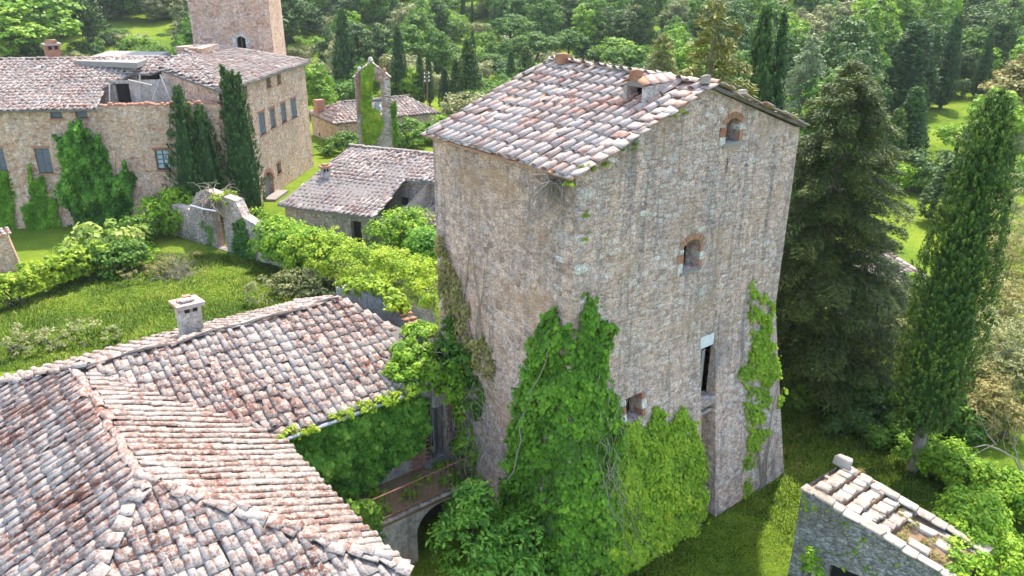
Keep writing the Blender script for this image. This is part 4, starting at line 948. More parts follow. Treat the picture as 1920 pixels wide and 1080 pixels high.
m = MB(); m.tube([FB.P(uc, bh[2]+1.25, -.3), FB.P(uc, bh[2]+1.0, -.3), FB.P(uc, bh[2]+.6, -.3), FB.P(uc, bh[2]+.45, -.3)], [.1, .2, .27, .36], 10); m.build('bell', M_CABLE, hs)

# ---------------------------------------------------------------- low barn behind the bell gable
b0, b1 = at(627, 233, 2.2), at(795, 214, 2.2); ub_ = unit((b1-b0)[:2]); nb_ = np.array([-ub_[1], ub_[0]]); BL = float(np.linalg.norm((b1-b0)[:2]))+1.5
barn = thing('low_barn', 'long low barn with hipped tile roof behind the bell gable', 'barn', (*(b0[:2]+ub_*6), 0))
mb = MB()
q0, q1, q2, q3 = b0[:2]+nb_*.3+ub_*.3, b0[:2]+ub_*BL+nb_*.3, b0[:2]+ub_*BL+nb_*7, b0[:2]+nb_*7+ub_*.3
for a, b in ((q0, q1), (q1, q2), (q2, q3), (q3, q0)): mb.face([v3(a, 0), v3(b, 0), v3(b, 2.3), v3(a, 2.3)])
mb.build('wall', M_CASTLE, barn)
e0, e1_, r0, r1, e2, e3 = v3(b0[:2], 2.2), v3(b0[:2]+ub_*(BL+.3), 2.2), v3(b0[:2]+ub_*2.2+nb_*3.6, 3.55), v3(b0[:2]+ub_*(BL-1.5)+nb_*3.6, 3.55), v3(b0[:2]+ub_*(BL+.3)+nb_*7.3, 2.2), v3(b0[:2]+nb_*7.3, 2.2)
broof = slab_roof('roof', [e0, e1_, r1, r0], barn); slab_roof('roof_slope', [e3, e0, r0], barn); slab_roof('roof_slope', [e1_, e2, r1], barn); slab_roof('roof_slope', [e2, e3, r0, r1], barn)
pc = Pieces(); tri_tiles(e0, e1_, [e0, e1_, r1, r0], 61); tri_tiles(e3, e0, [e3, e0, r0], 62); ridge_row(pc, r0, r1, messy=.2); ridge_row(pc, e0, r0, messy=.2); pc.emit(barn, 'tile', M_TILE_FAR, 0, 'tile_covering')
m = MB(); m.box(v3(b0[:2]+nb_*5.2+ub_*.6, 3.0), (.45, .45, .75), jit=.04); m.build('chimney', M_BRICK, barn)
pp = at(606, 252, .35); m = MB()
for k in range(12):
    a, b = 2*math.pi*k/12, 2*math.pi*(k+1)/12
    m.tube([pp+[.33*math.cos(a)*.75, -.33*math.cos(a)*.65, .33*math.sin(a)], pp+[.33*math.cos(b)*.75, -.33*math.cos(b)*.65, .33*math.sin(b)]], .11, 6, cap=False)
tag(m.build('old_tyre', M_RUBBER), 'black tyre leaning against the end of the low barn', 'tyre')
# utility pole
up = at(803, 215, 0); up = up*[.9, .9, 0]; hp_ = height_at(up, 803, 133)
pole = thing('utility_pole', 'thin rusty iron pole with white insulators beside the barn roof', 'pole', up)
m = MB(); m.tube([up, up+[0, 0, hp_]], [.06, .04], 6); m.build('post', M_RUST, pole)
for k in range(3):
    m = MB(); m.box(up+[0, 0, hp_-.3-.38*k], (.32, .03, .03)); arm = m.build('crossarm', M_RUST, pole)
    for s_ in (-.26, .26): m = MB(); m.tube([up+[s_, 0, hp_-.28-.38*k], up+[s_, 0, hp_-.1-.38*k]], [.075, .045], 6); m.build('insulator', M_WHITE, arm)

# ---------------------------------------------------------------- garden wall with gate
W0, W1, W2 = np.array([12.9, 55.2]), np.array([16.75, 42.3]), np.array([19.3, 30.4]); wd = unit(W1-W0); wl = float(np.linalg.norm(W1-W0))
gw = thing('garden_wall', 'rough grey stone garden wall with arched gateway beside the manor', 'wall', (*W1, 0))
FG = Face(v3(W0, 0), v3(wd, 0), (0, 0, 1), wl, [(0, 2.1), (4.6, 2.1), (4.62, 2.2), (5.6, 3.4), (6.6, 3.7), (9.4, 3.5), (9.9, 2.6), (wl, 1.7)])
gh = face_hole(FG, 403, 424, 405, 490); FG.holes = [(gh[0], gh[0]+1.15, .02, 2.5)]
mb = MB(); FG.build_into(mb, .6)
FG2 = Face(v3(W1, 0), v3(unit(W2-W1), 0), (0, 0, 1), float(np.linalg.norm(W2-W1)), [(0, 1.7), (4, 1.8), (12, 2.0)]); FG2.build_into(mb)
FGb = Face(FG.P(wl, 0, -.6), -FG.U, (0, 0, 1), wl, [(wl-p[0], p[1]) for p in FG.top][::-1], [(wl-h[1], wl-h[0], h[2], h[3]) for h in FG.holes]); FGb.build_into(mb, .01)
for (ua, za), (ub, zb_) in zip(FG.top[:-1], FG.top[1:]): mb.face([FG.P(ua, za), FG.P(ub, zb_), FG.P(ub, zb_, -.6), FG.P(ua, za, -.6)])
mb.build('wall', M_GSTONE, gw)
pc = Pieces(); FG.stones(pc, .14, .26, .2, .5, (.02, .06), .85, seed=71); pc.emit(gw, 'stone', M_GSTONE, 120, 'rubble_stonework')
brick_arch(gw, FG, (FG.holes[0][0]+FG.holes[0][1])/2, 2.1, .6, .42, 9, M_BRICK, .25)
gate = thing('iron_gate', 'thin rusty iron gate standing in the wall opening', 'gate', FG.P((FG.holes[0][0]+FG.holes[0][1])/2, 0, -.3))
for k in range(8): m = MB(); p = FG.P(FG.holes[0][0]+.08+k*.14, 0.05, -.3); m.tube([p, p+[0, 0, 1.7]], .018, 5); m.build('bar', M_RUST, gate)
for z in (.2, .95, 1.65): m = MB(); m.tube([FG.P(FG.holes[0][0], z, -.3), FG.P(FG.holes[0][1], z, -.3)], .02, 5); m.build('crossbar', M_RUST, gate)
# stone pillar at the far left
gp = at(2, 505, 0); pil = thing('stone_pillar', 'squat warm stone pillar with tiled cap beyond the hedge', 'pillar', gp); zc = 2.2
m = MB(); m.hexa([gp+[-.8, -.6, 0], gp+[.95, -.9, 0], gp+[1.1, .5, 0], gp+[-.7, .6, 0], gp+[-.7, -.5, zc], gp+[.65, -.7, zc], gp+[.8, .4, zc], gp+[-.6, .5, zc]]); m.build('shaft', M_CASTLE, pil)
pc = Pieces()
for i in range(6):
    for j in range(3): pc.add('slab', frame(np.array([1, 0, 0])*.6, np.array([0, 1, .1])*1.1, np.array([0, 0, 1.3]), gp+[-.7+i*.3, -.8+j*.4, zc+.02+.04*j]), None)
pc.emit(pil, 'tile', M_TILE_FAR, 60, 'cap_tiles')

# ---------------------------------------------------------------- roofless stone hut (bottom right)
hz_ = 3.1; H0 = at(1505, 914, hz_)[:2]; H1 = at(1652, 1012, 2.35)[:2]; hu = unit(H1-H0); hn = unit((1.82, -.10))            # slightly skewed plan
HD = 1.85; HL = 4.0
hut = thing('stone_hut', 'small ruined stone hut with stepped rows of pale stones on its lean-to top', 'hut', (*(H0+hu*1.5+hn*1.2), 0))
ztop = lambda u: hz_-.32*u*.9
FH = Face(v3(H0, 0), v3(hu, 0), (0, 0, 1), HL, [(0, ztop(0)), (HL, ztop(HL))]); hd = FH.uv(hit(1580, 1070, FH.O, FH.N))
FH.holes = [(hd[0]-.35, hd[0]+.75, .02, max(.8, hd[1]+.05))]
mb = MB(); FH.build_into(mb, .4); pA, pB = H0+hn*HD, H0+hu*HL+hn*HD
mb.face([v3(pA, 0), v3(H0, 0), v3(H0, ztop(0)), v3(pA, ztop(0)+.05)]); mb.face([v3(pB, 0), v3(pA, 0), v3(pA, ztop(0)+.05), v3(pB, ztop(HL)+.05)]); mb.face([v3(H0+hu*HL, 0), v3(pB, 0), v3(pB, ztop(HL)+.05), v3(H0+hu*HL, ztop(HL))])
mb.build('wall', M_HUT, hut); fpart(FH, 'doorway', M_DARK, hut, *FH.holes[0], -.45, -.38)
pc = Pieces(); FH.stones(pc, .09, .2, .2, .55, (.015, .05), .9, seed=81); pc.emit(hut, 'stone', M_HUT, 220, 'rubble_stonework')
top = MB(); nst = 5
for k in range(nst):
    ua, ub = .12+k*.42, .12+(k+1)*.42
    za = ztop(0)-.03-k*.16
    top.hexa([v3(H0+hu*ua+hn*.1, 1.6), v3(H0+hu*ub+hn*.1, 1.6), v3(H0+hu*ub+hn*HD, 1.6), v3(H0+hu*ua+hn*HD, 1.6), v3(H0+hu*ua+hn*.1, za), v3(H0+hu*ub+hn*.1, za), v3(H0+hu*ub+hn*HD, za+.04), v3(H0+hu*ua+hn*HD, za+.04)])
top.hexa([v3(H0+hu*2.2+hn*.1, 1.2), v3(H0+hu*HL+hn*.1, 1.2), v3(H0+hu*HL+hn*HD, 1.2), v3(H0+hu*2.2+hn*HD, 1.2), v3(H0+hu*2.2+hn*.1, ztop(2.2)-.22), v3(H0+hu*HL+hn*.1, ztop(HL)-.1), v3(H0+hu*HL+hn*HD, ztop(HL)+.05), v3(H0+hu*2.2+hn*HD, ztop(2.2)-.05)])
toppart = top.build('roof', M_MOSS, hut)
pc = Pieces()
for k in range(nst):
    za = ztop(0)-.03-k*.16; d = .22
    while d < HD-.1:
        l = rng.uniform(.16, .36)
        if rng.random() < .93:
            P = v3(H0+hu*(.12+(k+.55)*.42+rng.normal(0, .02))+hn*(d+l/2), za+.04*(d/HD)-.02)
            pc.add('block%d' % rng.integers(0, 6), frame(v3(hu, -.06)*rng.uniform(.15, .185), v3(hn, .1)*(l*.49), np.array([0, 0, 1])*rng.uniform(.07, .13), P), None)
        d += l
for (a, b, za, zb_, sd_) in ((0, HL, ztop(0), ztop(HL), .02), (0, 3.9, ztop(0)+.02, ztop(3.9)+.02, HD-.1)):
    u = a
    while u < b-.1:
        l = rng.uniform(.25, .6); z = za+(zb_-za)*(u/b)
        pc.add('block%d' % rng.integers(0, 6), frame(v3(hu, -.3)*(l*.50), v3(hn, 0)*rng.uniform(.15, .22), np.array([0, 0, 1])*rng.uniform(.04, .09), v3(H0+hu*(u+l/2)+hn*sd_, z-.03)), None); u += l
for u, d, s_ in ((2.6, 1.3, .3), (3.0, 1.55, .34), (3.3, 1.1, .36), (2.9, .5, .3), (3.7, 1.6, .3), (0.05, 1.72, .22)):
    pc.add('block%d' % rng.integers(0, 6), frame(v3(hu, -.25)*s_, v3(hn, 0)*s_*.5, np.array([0, 0, 1])*(.12 if u > 1 else .3), v3(H0+hu*u+hn*d, ztop(u)-.12 if u > 1 else ztop(0)+.06)), None)
for k in range(70):
    u, d = rng.uniform(.1, 2.3), rng.uniform(.15, HD-.15); s_ = rng.uniform(.04, .10)
    pc.add('rock%d' % rng.integers(0, 6), frame(v3(hu, -.1)*s_, v3(hn, 0)*s_*.8, np.array([0, 0, 1])*s_*.6, v3(H0+hu*u+hn*d, ztop(0)-.03-int(np.clip((u-.12)/.42, 0, 4))*.16+.04*d/HD)), None)
pc.emit(hut, 'coping_stone', M_CAP, 300, 'coping')

# shed roof glimpsed under the conifer
sp = at(1668, 500, 2.6); shed = thing('shed', 'small tiled shed half hidden under the dark conifer', 'shed', (*sp[:2], 0)); su, sn = np.array([1., 0]), np.array([0, 1.])
c = [v3(sp[:2]-su*2.2-sn*1.6, 2.1), v3(sp[:2]+su*1.2-sn*1.6, 2.1), v3(sp[:2]+su*1.2+sn*1.4, 3.1), v3(sp[:2]-su*2.2+sn*1.4, 3.1)]
sroof = slab_roof('roof', c, shed); mb = MB(); b_ = [p*[1, 1, 0] for p in c]
for k in range(4): a, b2 = k, (k+1) % 4; mb.face([b_[a], b_[b2], c[b2]-[0, 0, .1], c[a]-[0, 0, .1]])
mb.build('wall', M_GSTONE, shed)
pc = Pieces(); lay_tiles(pc, c[0], (1, 0, 0), (0, 3.0, 1.0), 3.4, 3.1, lambda u, v: v < 2.8, .36, .40, seed=91, sc=1.1); pc.emit(sroof, 'tile', M_TILE_T, 90, 'tile_covering')
# ---------------------------------------------------------------- vegetation helpers
def rays(px, py):
    r, u = (px-960.0)/FPX, -(py-540.0)/FPX; f, z = _cp+u*_sp, -_sp+u*_cp
    return np.stack([r*_ca-f*_sa, r*_sa+f*_ca, z], -1)
def plane_fn(*faces):
    """nearest-surface lookup on a convex set of wall faces"""
    def fn(px, py):
        d = rays(px, py); bt = np.full(len(px), -1e9); bn = np.zeros((len(px), 3))
        for O, Nn in faces:
            O, Nn = np.asarray(O, float), np.asarray(Nn, float); t = np.dot(O-CAM, Nn)/(d@Nn); m = t > bt; bt = np.where(m, t, bt); bn[m] = Nn
        return CAM+d*bt[:, None], bn
    return fn
def tower_fn(px, py):
    P, Nn = plane_fn((SRL.O, SRL.N), (SLF.O, SLF.N))(px, py); Q, Mn = plane_fn((FR.O, FR.N), (FLT.O, FLT.N))(px, py)
    m = P[:, 2] > ZS; P[m] = Q[m]; Nn[m] = Mn[m]
    right = Nn[:, 1] < -.5; f = np.clip((ZS-P[:, 2])/ZS, 0, 1)*SC; dist = np.where(right, P[:, 0]-(XN-f), P[:, 1]-(YN-f))       # wrap round the corner
    k = np.exp(-np.clip(dist, 0, 9)/.35)*.95; Nn = Nn+np.where(right[:, None], np.array([-1., 0, 0]), np.array([0, -1., 0]))*k[:, None]; return P, Nn
def sample_poly(poly, n, rag=10, seed=0):
    x0, x1 = min(p[0] for p in poly)-rag, max(p[0] for p in poly)+rag; y0, y1 = min(p[1] for p in poly)-rag, max(p[1] for p in poly)+rag
    out = []; tot = 0
    while tot < n:
        x, y = rng.uniform(x0, x1, 4*n), rng.uniform(y0, y1, 4*n)
        ox = (fbm(x*.045, y*.045, seed+1)-.5)*2.4*rag; oy = (fbm(x*.045, y*.045, seed+2)-.5)*2.4*rag
        k = in_poly(x+ox, y+oy, poly); out.append(np.stack([x[k], y[k]], 1)); tot += k.sum()
        if k.sum() == 0: break
    return np.concatenate(out)[:n]
def wall_ivy(name, label, poly, fn, n, size, mat, thick=.25, rag=10, seed=0, stems=6, cat='ivy', gap=0.0):
    n = int(n*1.35); q = sample_poly(poly, n, rag, seed); q2 = sample_poly(poly, n//6, rag*2.4, seed+40); q2 = q2[fbm(q2[:, 0]*.11, q2[:, 1]*.06, seed+3) > .52]; q = np.concatenate([q, q2]); P, Nn = fn(q[:, 0], q[:, 1])
    hgt = fbm(q[:, 0]*.03, q[:, 1]*.03, seed+7)
    if gap: k = fbm(q[:, 0]*.06, q[:, 1]*.06, seed+9) > gap; q, P, Nn, hgt = q[k], P[k], Nn[k], hgt[k]
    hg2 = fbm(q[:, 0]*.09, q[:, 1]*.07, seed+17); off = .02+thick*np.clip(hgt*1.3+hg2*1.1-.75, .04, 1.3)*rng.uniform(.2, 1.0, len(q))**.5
    C = P+Nn*off[:, None]+rng.normal(0, .03, P.shape)
    nn = Nn*.9+np.array([0, 0, .55])+rng.normal(0, .42, P.shape)
    r = np.clip(rng.random(len(q))*.50+.55*(off/(thick+.05))-.04, 0, .999)  # leaves near the wall take darker colour, as shade inside the ivy
    root = thing(name, label, cat, P[np.argmin(P[:, 2])]*[1, 1, 1])
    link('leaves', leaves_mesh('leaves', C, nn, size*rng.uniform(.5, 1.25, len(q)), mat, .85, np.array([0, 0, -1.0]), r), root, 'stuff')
    if stems:
        m = MB(); lo = max(p[1] for p in poly); cx = [p[0] for p in poly]
        for k in range(stems):
            x = rng.uniform(min(cx)*.7+max(cx)*.3, max(cx)*.7+min(cx)*.3); top = rng.uniform(min(p[1] for p in poly)+15, lo-60); pts = []
            for i in range(7):
                y = lo+(top-lo)*i/6; x += rng.normal(0, 7); Q, M_ = fn(np.array([x]), np.array([y])); pts.append(Q[0]+M_[0]*.05)
            m.tube(pts, list(np.linspace(.03, .012, 7)), 5)
        m.build('stem', M_DRY, root, kind='stuff')
    return root
def bush(name, label, blobs, n, size, mat, cat='bush', clump=.35, per=30, stem=True, group=None, aspect=.6, base=None):
    c = np.mean([b[0] for b in blobs], 0); zb = min(b[0][2]-b[1][2] for b in blobs); gb = [c[0], c[1], max(0.0, float(zb)) if base is None else base]
    root = thing(name, label, cat, gb, group)
    C, Nn, r = crown_points(blobs, n, clump, per)
    k = C[:, 2] > gb[2]-.05 if base is None else np.ones(len(C), bool); C, Nn, r = C[k], Nn[k], r[k]
    link('foliage', leaves_mesh('foliage', C, Nn, size*rng.uniform(.6, 1.35, len(C)), mat, aspect, None, r), root, 'stuff')
    if stem:
        m = MB()
        for b in blobs[:6]:
            for _ in range(2):
                e = np.asarray(b[0])+rng.normal(0, .35, 3)*np.asarray(b[1]); s_ = np.array([c[0]*.3+b[0][0]*.7, c[1]*.3+b[0][1]*.7, gb[2]-.05]); m.tube([s_, (s_+e)/2+rng.normal(0, .08, 3), e], [.05, .035, .012], 5)
        m.build('stem', M_BARKD, root, kind='stuff')
    return root
def blob_row(pts, rad, jit=.15, n=None):
    out = []
    for p in pts:
        out.append((np.asarray(p)+rng.normal(0, jit, 3)*[1, 1, .4], np.asarray(rad)*rng.uniform(.85, 1.15, 3)))
    return out
def twigs(name, label, cat, origin, n, length, rad, mat, spread=.6, droop=-.2, parent=None, upz=.8):
    root = thing(name, label, cat, origin) if parent is None else parent
    m = MB()
    for k in range(n):
        d = unit(rng.normal(0, spread, 3)+[0, 0, upz]); p = np.asarray(origin, float)+rng.normal(0, .12*length, 3)*[1, 1, .2]; pts = [p]; L = length*rng.uniform(.5, 1.1)
        for i in range(5): d = unit(d+rng.normal(0, .3, 3)+[0, 0, droop]); p = p+d*L/5; pts.append(p)
        m.tube(pts, list(np.linspace(rad, rad*.3, 6)), 4, cap=False)
        if k % 2 == 0:
            p = pts[2]; d2_ = unit(d+rng.normal(0, .7, 3)); m.tube([p, p+d2_*L*.25, p+d2_*L*.45+[0, 0, -.05]], [rad*.6, rad*.4, rad*.2], 4, cap=False)
    m.build('branches' if parent is None else 'dead_stems', mat, root, kind='stuff'); return root

# ---------------------------------------------------------------- ivy on the tower
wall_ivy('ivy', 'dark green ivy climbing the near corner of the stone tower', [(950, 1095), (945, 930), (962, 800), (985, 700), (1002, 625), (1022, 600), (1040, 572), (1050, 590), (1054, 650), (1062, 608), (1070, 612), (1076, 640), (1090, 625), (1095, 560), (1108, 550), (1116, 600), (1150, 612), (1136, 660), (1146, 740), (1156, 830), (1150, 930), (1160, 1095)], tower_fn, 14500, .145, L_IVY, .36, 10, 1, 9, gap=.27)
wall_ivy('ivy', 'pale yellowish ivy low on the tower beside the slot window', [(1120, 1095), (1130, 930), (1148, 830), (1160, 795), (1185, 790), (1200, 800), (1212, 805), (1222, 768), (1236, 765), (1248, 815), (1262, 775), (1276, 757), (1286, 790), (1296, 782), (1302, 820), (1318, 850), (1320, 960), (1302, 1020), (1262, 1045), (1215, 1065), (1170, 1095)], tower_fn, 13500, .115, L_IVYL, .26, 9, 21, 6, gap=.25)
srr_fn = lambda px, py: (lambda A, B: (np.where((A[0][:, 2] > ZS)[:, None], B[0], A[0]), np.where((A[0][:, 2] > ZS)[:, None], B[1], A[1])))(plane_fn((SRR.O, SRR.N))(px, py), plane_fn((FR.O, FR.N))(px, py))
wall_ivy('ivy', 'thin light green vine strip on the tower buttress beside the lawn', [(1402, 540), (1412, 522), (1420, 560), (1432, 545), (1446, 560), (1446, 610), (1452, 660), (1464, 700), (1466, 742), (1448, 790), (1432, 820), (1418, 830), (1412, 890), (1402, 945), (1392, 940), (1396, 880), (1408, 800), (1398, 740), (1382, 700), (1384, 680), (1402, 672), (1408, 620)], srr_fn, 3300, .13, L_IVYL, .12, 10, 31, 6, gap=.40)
# dead stems in the ivy and at the eaves
dead = thing('dead_vine', 'bare grey dead vine stems hanging over the ivy on the tower', 'vine', hit(1140, 1000, SRL.O, SRL.N))
m = MB()
for k in range(30):
    x, y = rng.uniform(1110, 1160), rng.uniform(690, 950); pts = []; dx_ = rng.normal(-1, 5)
    for i in range(9):
        Q, M_ = tower_fn(np.array([x]), np.array([y])); pts.append(Q[0]+unit(M_[0])*(.26+.08*math.sin(i))); dx_ = dx_*.7+rng.normal(0, 3.2); x += dx_; y += rng.uniform(6, 20)
    m.tube(pts, list(np.linspace(.010, .004, 9)), 4, cap=False)
x = 1040.0; pts = []
for i in range(14):
    Q, M_ = tower_fn(np.array([x]), np.array([650+i*19.0])); pts.append(Q[0]+unit(M_[0])*.30); x += rng.normal(-4, 5)
m.tube(pts, list(np.linspace(.010, .022, 14)), 5)
m.build('dead_stems', M_DRY, dead, kind='stuff')
cornP = np.array([XN-.1, YN+.4, ZE-.1])
nest = twigs('dead_twigs', 'tangle of dry twigs under the tower eaves at the near corner', 'twigs', cornP+[-.15, .2, -.1], 60, 1.0, .013, M_DRY, .9, -.5, None, -.1)
for k, (a, b) in enumerate(((1085, 335), (1105, 330), (1130, 310), (1150, 300), (1270, 215))):
    P = aty(a, b, YN); twigs('', '', '', P-[0, .1, .15], 5, .45, .008, M_DRY, .6, -.3, nest, .1)
# weeds on the roof edge of the tower
wp = [(aty(x, y, YN-.05)+[0, 0, .02], np.array([.28, .16, .16])) for x, y in ((1100, 322), (1125, 308), (1150, 296), (1180, 280), (1275, 212), (1075, 345), (1098, 400), (1095, 440))]
bush('roof_weeds', 'small green weeds growing along the broken gable edge of the tower roof', wp, 900, .075, L_YEL, 'weeds', .10, 25, False, base=12.0)

# ---------------------------------------------------------------- ivy and overgrowth on the farmhouse
fw_fn = plane_fn((FW.O, FW.N))
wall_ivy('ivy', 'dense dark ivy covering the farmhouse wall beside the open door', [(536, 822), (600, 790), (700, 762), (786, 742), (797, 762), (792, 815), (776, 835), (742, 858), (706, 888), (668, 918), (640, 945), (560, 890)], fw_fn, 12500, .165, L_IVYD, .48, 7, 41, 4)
wall_ivy('ivy', 'leafy creeper hanging below the farmhouse eave beside the balcony wall', [(640, 945), (690, 935), (712, 975), (722, 1035), (700, 1030), (660, 980)], plane_fn(((EX+.2, BYF+.1, 0), (0, -1, 0))), 1300, .17, L_MID, .3, 6, 47, 0)
b = [(np.array([11.3, 19.2, 5.65]), np.array([.8, .6, .22])), (np.array([10.7, 18.7, 5.4]), np.array([.7, .5, .2])), (np.array([11.8, 19.6, 5.85]), np.array([.6, .6, .3])), (np.array([12.0, 18.7, 5.35]), np.array([.75, .8, .45])), (np.array([11.3, 18.5, 5.3]), np.array([.7, .6, .3])), (np.array([12.0, 18.0, 4.6]), np.array([.55, .5, .7])), (np.array([11.9, 19.6, 5.6]), np.array([.5, .6, .3])), (np.array([12.2, 17.6, 3.8]), np.array([.45, .5, .9])), (np.array([11.0, 18.25, 5.05]), np.array([.7, .3, .22])), (np.array([10.3, 18.1, 5.0]), np.array([.6, .22, .14])), (np.array([12.0, 17.2, 2.9]), np.array([.4, .45, .6]))]
bush('overgrowth', 'tangled green creeper piled on the farmhouse roof end against the tower', b, 14000, .125, L_BRI, 'creeper', .22, 32, True)
b = [(np.array([11.6, 16.9, 1.3]), np.array([.8, .5, 1.0])), (np.array([11.6, 16.0, .9]), np.array([.9, .6, .9])), (np.array([12.0, 17.4, 2.4]), np.array([.4, .5, .8]))]
bush('overgrowth', 'dark green shrubs crowding the shaded corner between balcony and tower', b, 5200, .15, L_IVYD, 'shrub', .28, 30, True)
dvine = thing('dead_vine', 'curtain of grey dead vine stems between the farmhouse door and the tower', 'vine', (11.7, 17.2, 0)); m = MB()
for k in range(80):
    p = np.array([XN-.35+rng.normal(0, .2), rng.uniform(15.8, 18.2), rng.uniform(3.6, 5.6)]); pts = []
    for i in range(8): pts.append(p.copy()); p = p+[rng.normal(-.03, .10), rng.normal(-.05, .16), -rng.uniform(.18, .42)]
    pts = [q_ for q_ in pts if q_[2] > .1]
    if len(pts) > 2: m.tube(pts, .007, 4, cap=False)
m.build('dead_stems', M_DRY, dvine, kind='stuff')
m = MB()
for k in range(90):
    p = np.array([rng.uniform(11.3, 12.3), rng.uniform(18.7, 19.9), 5.55+rng.random()*.35]); d = unit(rng.normal(0, 1, 3)*[1, 1, .25]); m.tube([p, p+d*.3+[0, 0, .06], p+d*.65], .010, 4, cap=False)
m.build('dry_stalks', M_DRY, dvine, kind='stuff')
# creeper climbing up the shaded strip of tower wall above the ruined roof
wall_ivy('ivy', 'sparse creeper with bare stems climbing the far edge of the tower above the broken roof', [(822, 440), (832, 440), (850, 500), (880, 570), (915, 640), (940, 720), (955, 760), (900, 760), (870, 660), (845, 600), (828, 540)], plane_fn((FLT.O, FLT.N)), 2300, .12, L_SCRUB, .22, 8, 51, 12, gap=.38)
b = [(np.array([12.2, 17.9, 5.2]), np.array([.3, .5, .9])), (np.array([12.2, 18.6, 6.0]), np.array([.22, .4, .7])), (np.array([12.25, 17.2, 4.4]), np.array([.25, .5, .8]))]
bush('overgrowth', 'dark creeper clump climbing the tower just above the farmhouse roof end', b, 3600, .12, L_MID, 'creeper', .2, 30, False, base=3.5)
# yellow-green vine on the broken end wall
b = [(np.array([XN-.1, y, np.interp(y, ye, zt_)+.1]), np.array([.35, .4, .25])) for zt_ in [[5.05, 5.35, 5.75, 6.15, 6.05, 5.5, 5.3]] for y in (21.9, 22.5, 23.1, 23.8, 24.5, 25.3)]
bush('vine', 'yellow-green vine spilling over the broken end wall of the farmhouse', b, 3000, .15, L_YEL, 'vine', .25, 30, False, base=5.0)
# weeds in the gutter line
b = [(np.array([x, NY-.05, ZEh+.02]), np.array([.32, .2, .16])) for x in (6.6, 6.9, 7.3, 7.9, 8.4, 8.8, 9.2, 9.6, 9.9, 10.2, 10.5)]
bush('roof_weeds', 'low weeds along the gutter of the farmhouse wing', b, 2400, .10, L_YEL, 'weeds', .12, 25, False, base=4.9)

# ---------------------------------------------------------------- shrubs near the tower foot
def tree_at(px, py, z0=0.0): return at(px, py, z0)
e_ = at(905, 1010, 2.3)
b = [(e_+[-.3, .2, -.2], np.array([1.0, .9, 1.1])), (e_+[.7, -.5, -.5], np.array([.9, .8, 1.1])), (e_+[-.1, -1.2, -.7], np.array([1.0, .8, 1.0])), (e_+[.3, .7, .5], np.array([.6, .5, .8])), (e_+[-1.0, -.9, -.9], np.array([.8, .7, .9]))]
bush('elder_shrub', 'leafy green elder shrub in front of the balcony arch', b, 9000, .17, L_IVYD, 'shrub', .36, 28, True, aspect=.42)
e_ = at(1055, 1075, .6)
b = [(e_+[-.6, .2, .2], np.array([.9, .6, .9])), (e_+[.6, -.2, 0], np.array([.9, .6, .6])), (e_+[-1.4, .3, .2], np.array([.7, .6, .9]))]
bush('shrub', 'dark undergrowth at the foot of the ivy covered tower corner', b, 4200, .15, L_MID, 'shrub', .3, 28, True)
e_ = at(1812, 1015, 1.6)
b = [(e_, np.array([1.1, .9, .9])), (e_+[-1.1, -.3, -.1], np.array([.9, .8, .8])), (e_+[-1.9, -.7, -.2], np.array([.8, .7, .7])), (e_+[1.0, .3, .1], np.array([1.0, .9, .9])), (e_+[.5, -1.0, -.5], np.array([1.0, .8, .9])), (e_+[.5, .5, .3], np.array([.6, .6, .6]))]
bush('bright_shrub', 'big bright green shrub in the corner in front of the stone hut', b, 15000, .13, L_BRI, 'shrub', .30, 34, True)
hp0 = at(1512, 1060, 1.2); b = [(hp0, np.array([.18, .2, .35])), (hp0+[0, -.1, .4], np.array([.12, .12, .3])), (hp0+[.15, -.2, -.3], np.array([.25, .2, .3]))]
bush('sapling', 'small leafy sapling against the grey wall of the hut', b, 500, .12, L_BRI, 'sapling', .15, 22, True)
# hedge at the right
b = []
for i in range(9):
    p = at(1760+i*24, 862+i*12, .7); b += blob_row([p, p+[.3, .6, -.1]], (.75, .75, .65), .15)
bush('hedge', 'low rough green hedge running beside the big cypress trunk', b, 12000, .14, L_BRI, 'hedge', .28, 30, True)
dsb = at(1925, 925, 0); twr = thing('dead_shrub', 'bare grey dead branches sticking up over the hedge at the picture edge', 'dead shrub', dsb); m = MB(); fwd_ = (-_sa, _ca, 0)
for pl, r0_ in (([(1926, 925), (1918, 888), (1888, 849), (1868, 834), (1840, 826), (1812, 824)], .06), ([(1868, 834), (1850, 814), (1837, 790), (1828, 762)], .032), ([(1888, 849), (1878, 820), (1880, 795)], .03), ([(1850, 814), (1862, 790), (1858, 770)], .022), ([(1840, 826), (1826, 812), (1810, 808)], .018), ([(1918, 888), (1900, 840), (1896, 800), (1905, 765)], .04), ([(1896, 800), (1880, 775)], .02), ([(1900, 840), (1918, 800), (1925, 770)], .03), ([(1868, 834), (1846, 840), (1828, 842)], .018), ([(1837, 790), (1820, 780)], .014), ([(1905, 765), (1895, 745), (1898, 730)], .016)):
    m.tube([hit(x, y, dsb+[0, 0, 1.0], fwd_)+rng.normal(0, .04, 3)-np.array(fwd_)*(.1*k_) for k_, (x, y) in enumerate(pl)], list(np.linspace(r0_*.75, r0_*.25, len(pl))), 5)
m.build('branches', M_DRY, twr)
twigs('dead_sapling', 'thin leafless sapling standing between the hut and the hedge', 'sapling', at(1800, 900, 0), 5, 1.3, .018, M_DRY, .3, .05, None, 1.3)
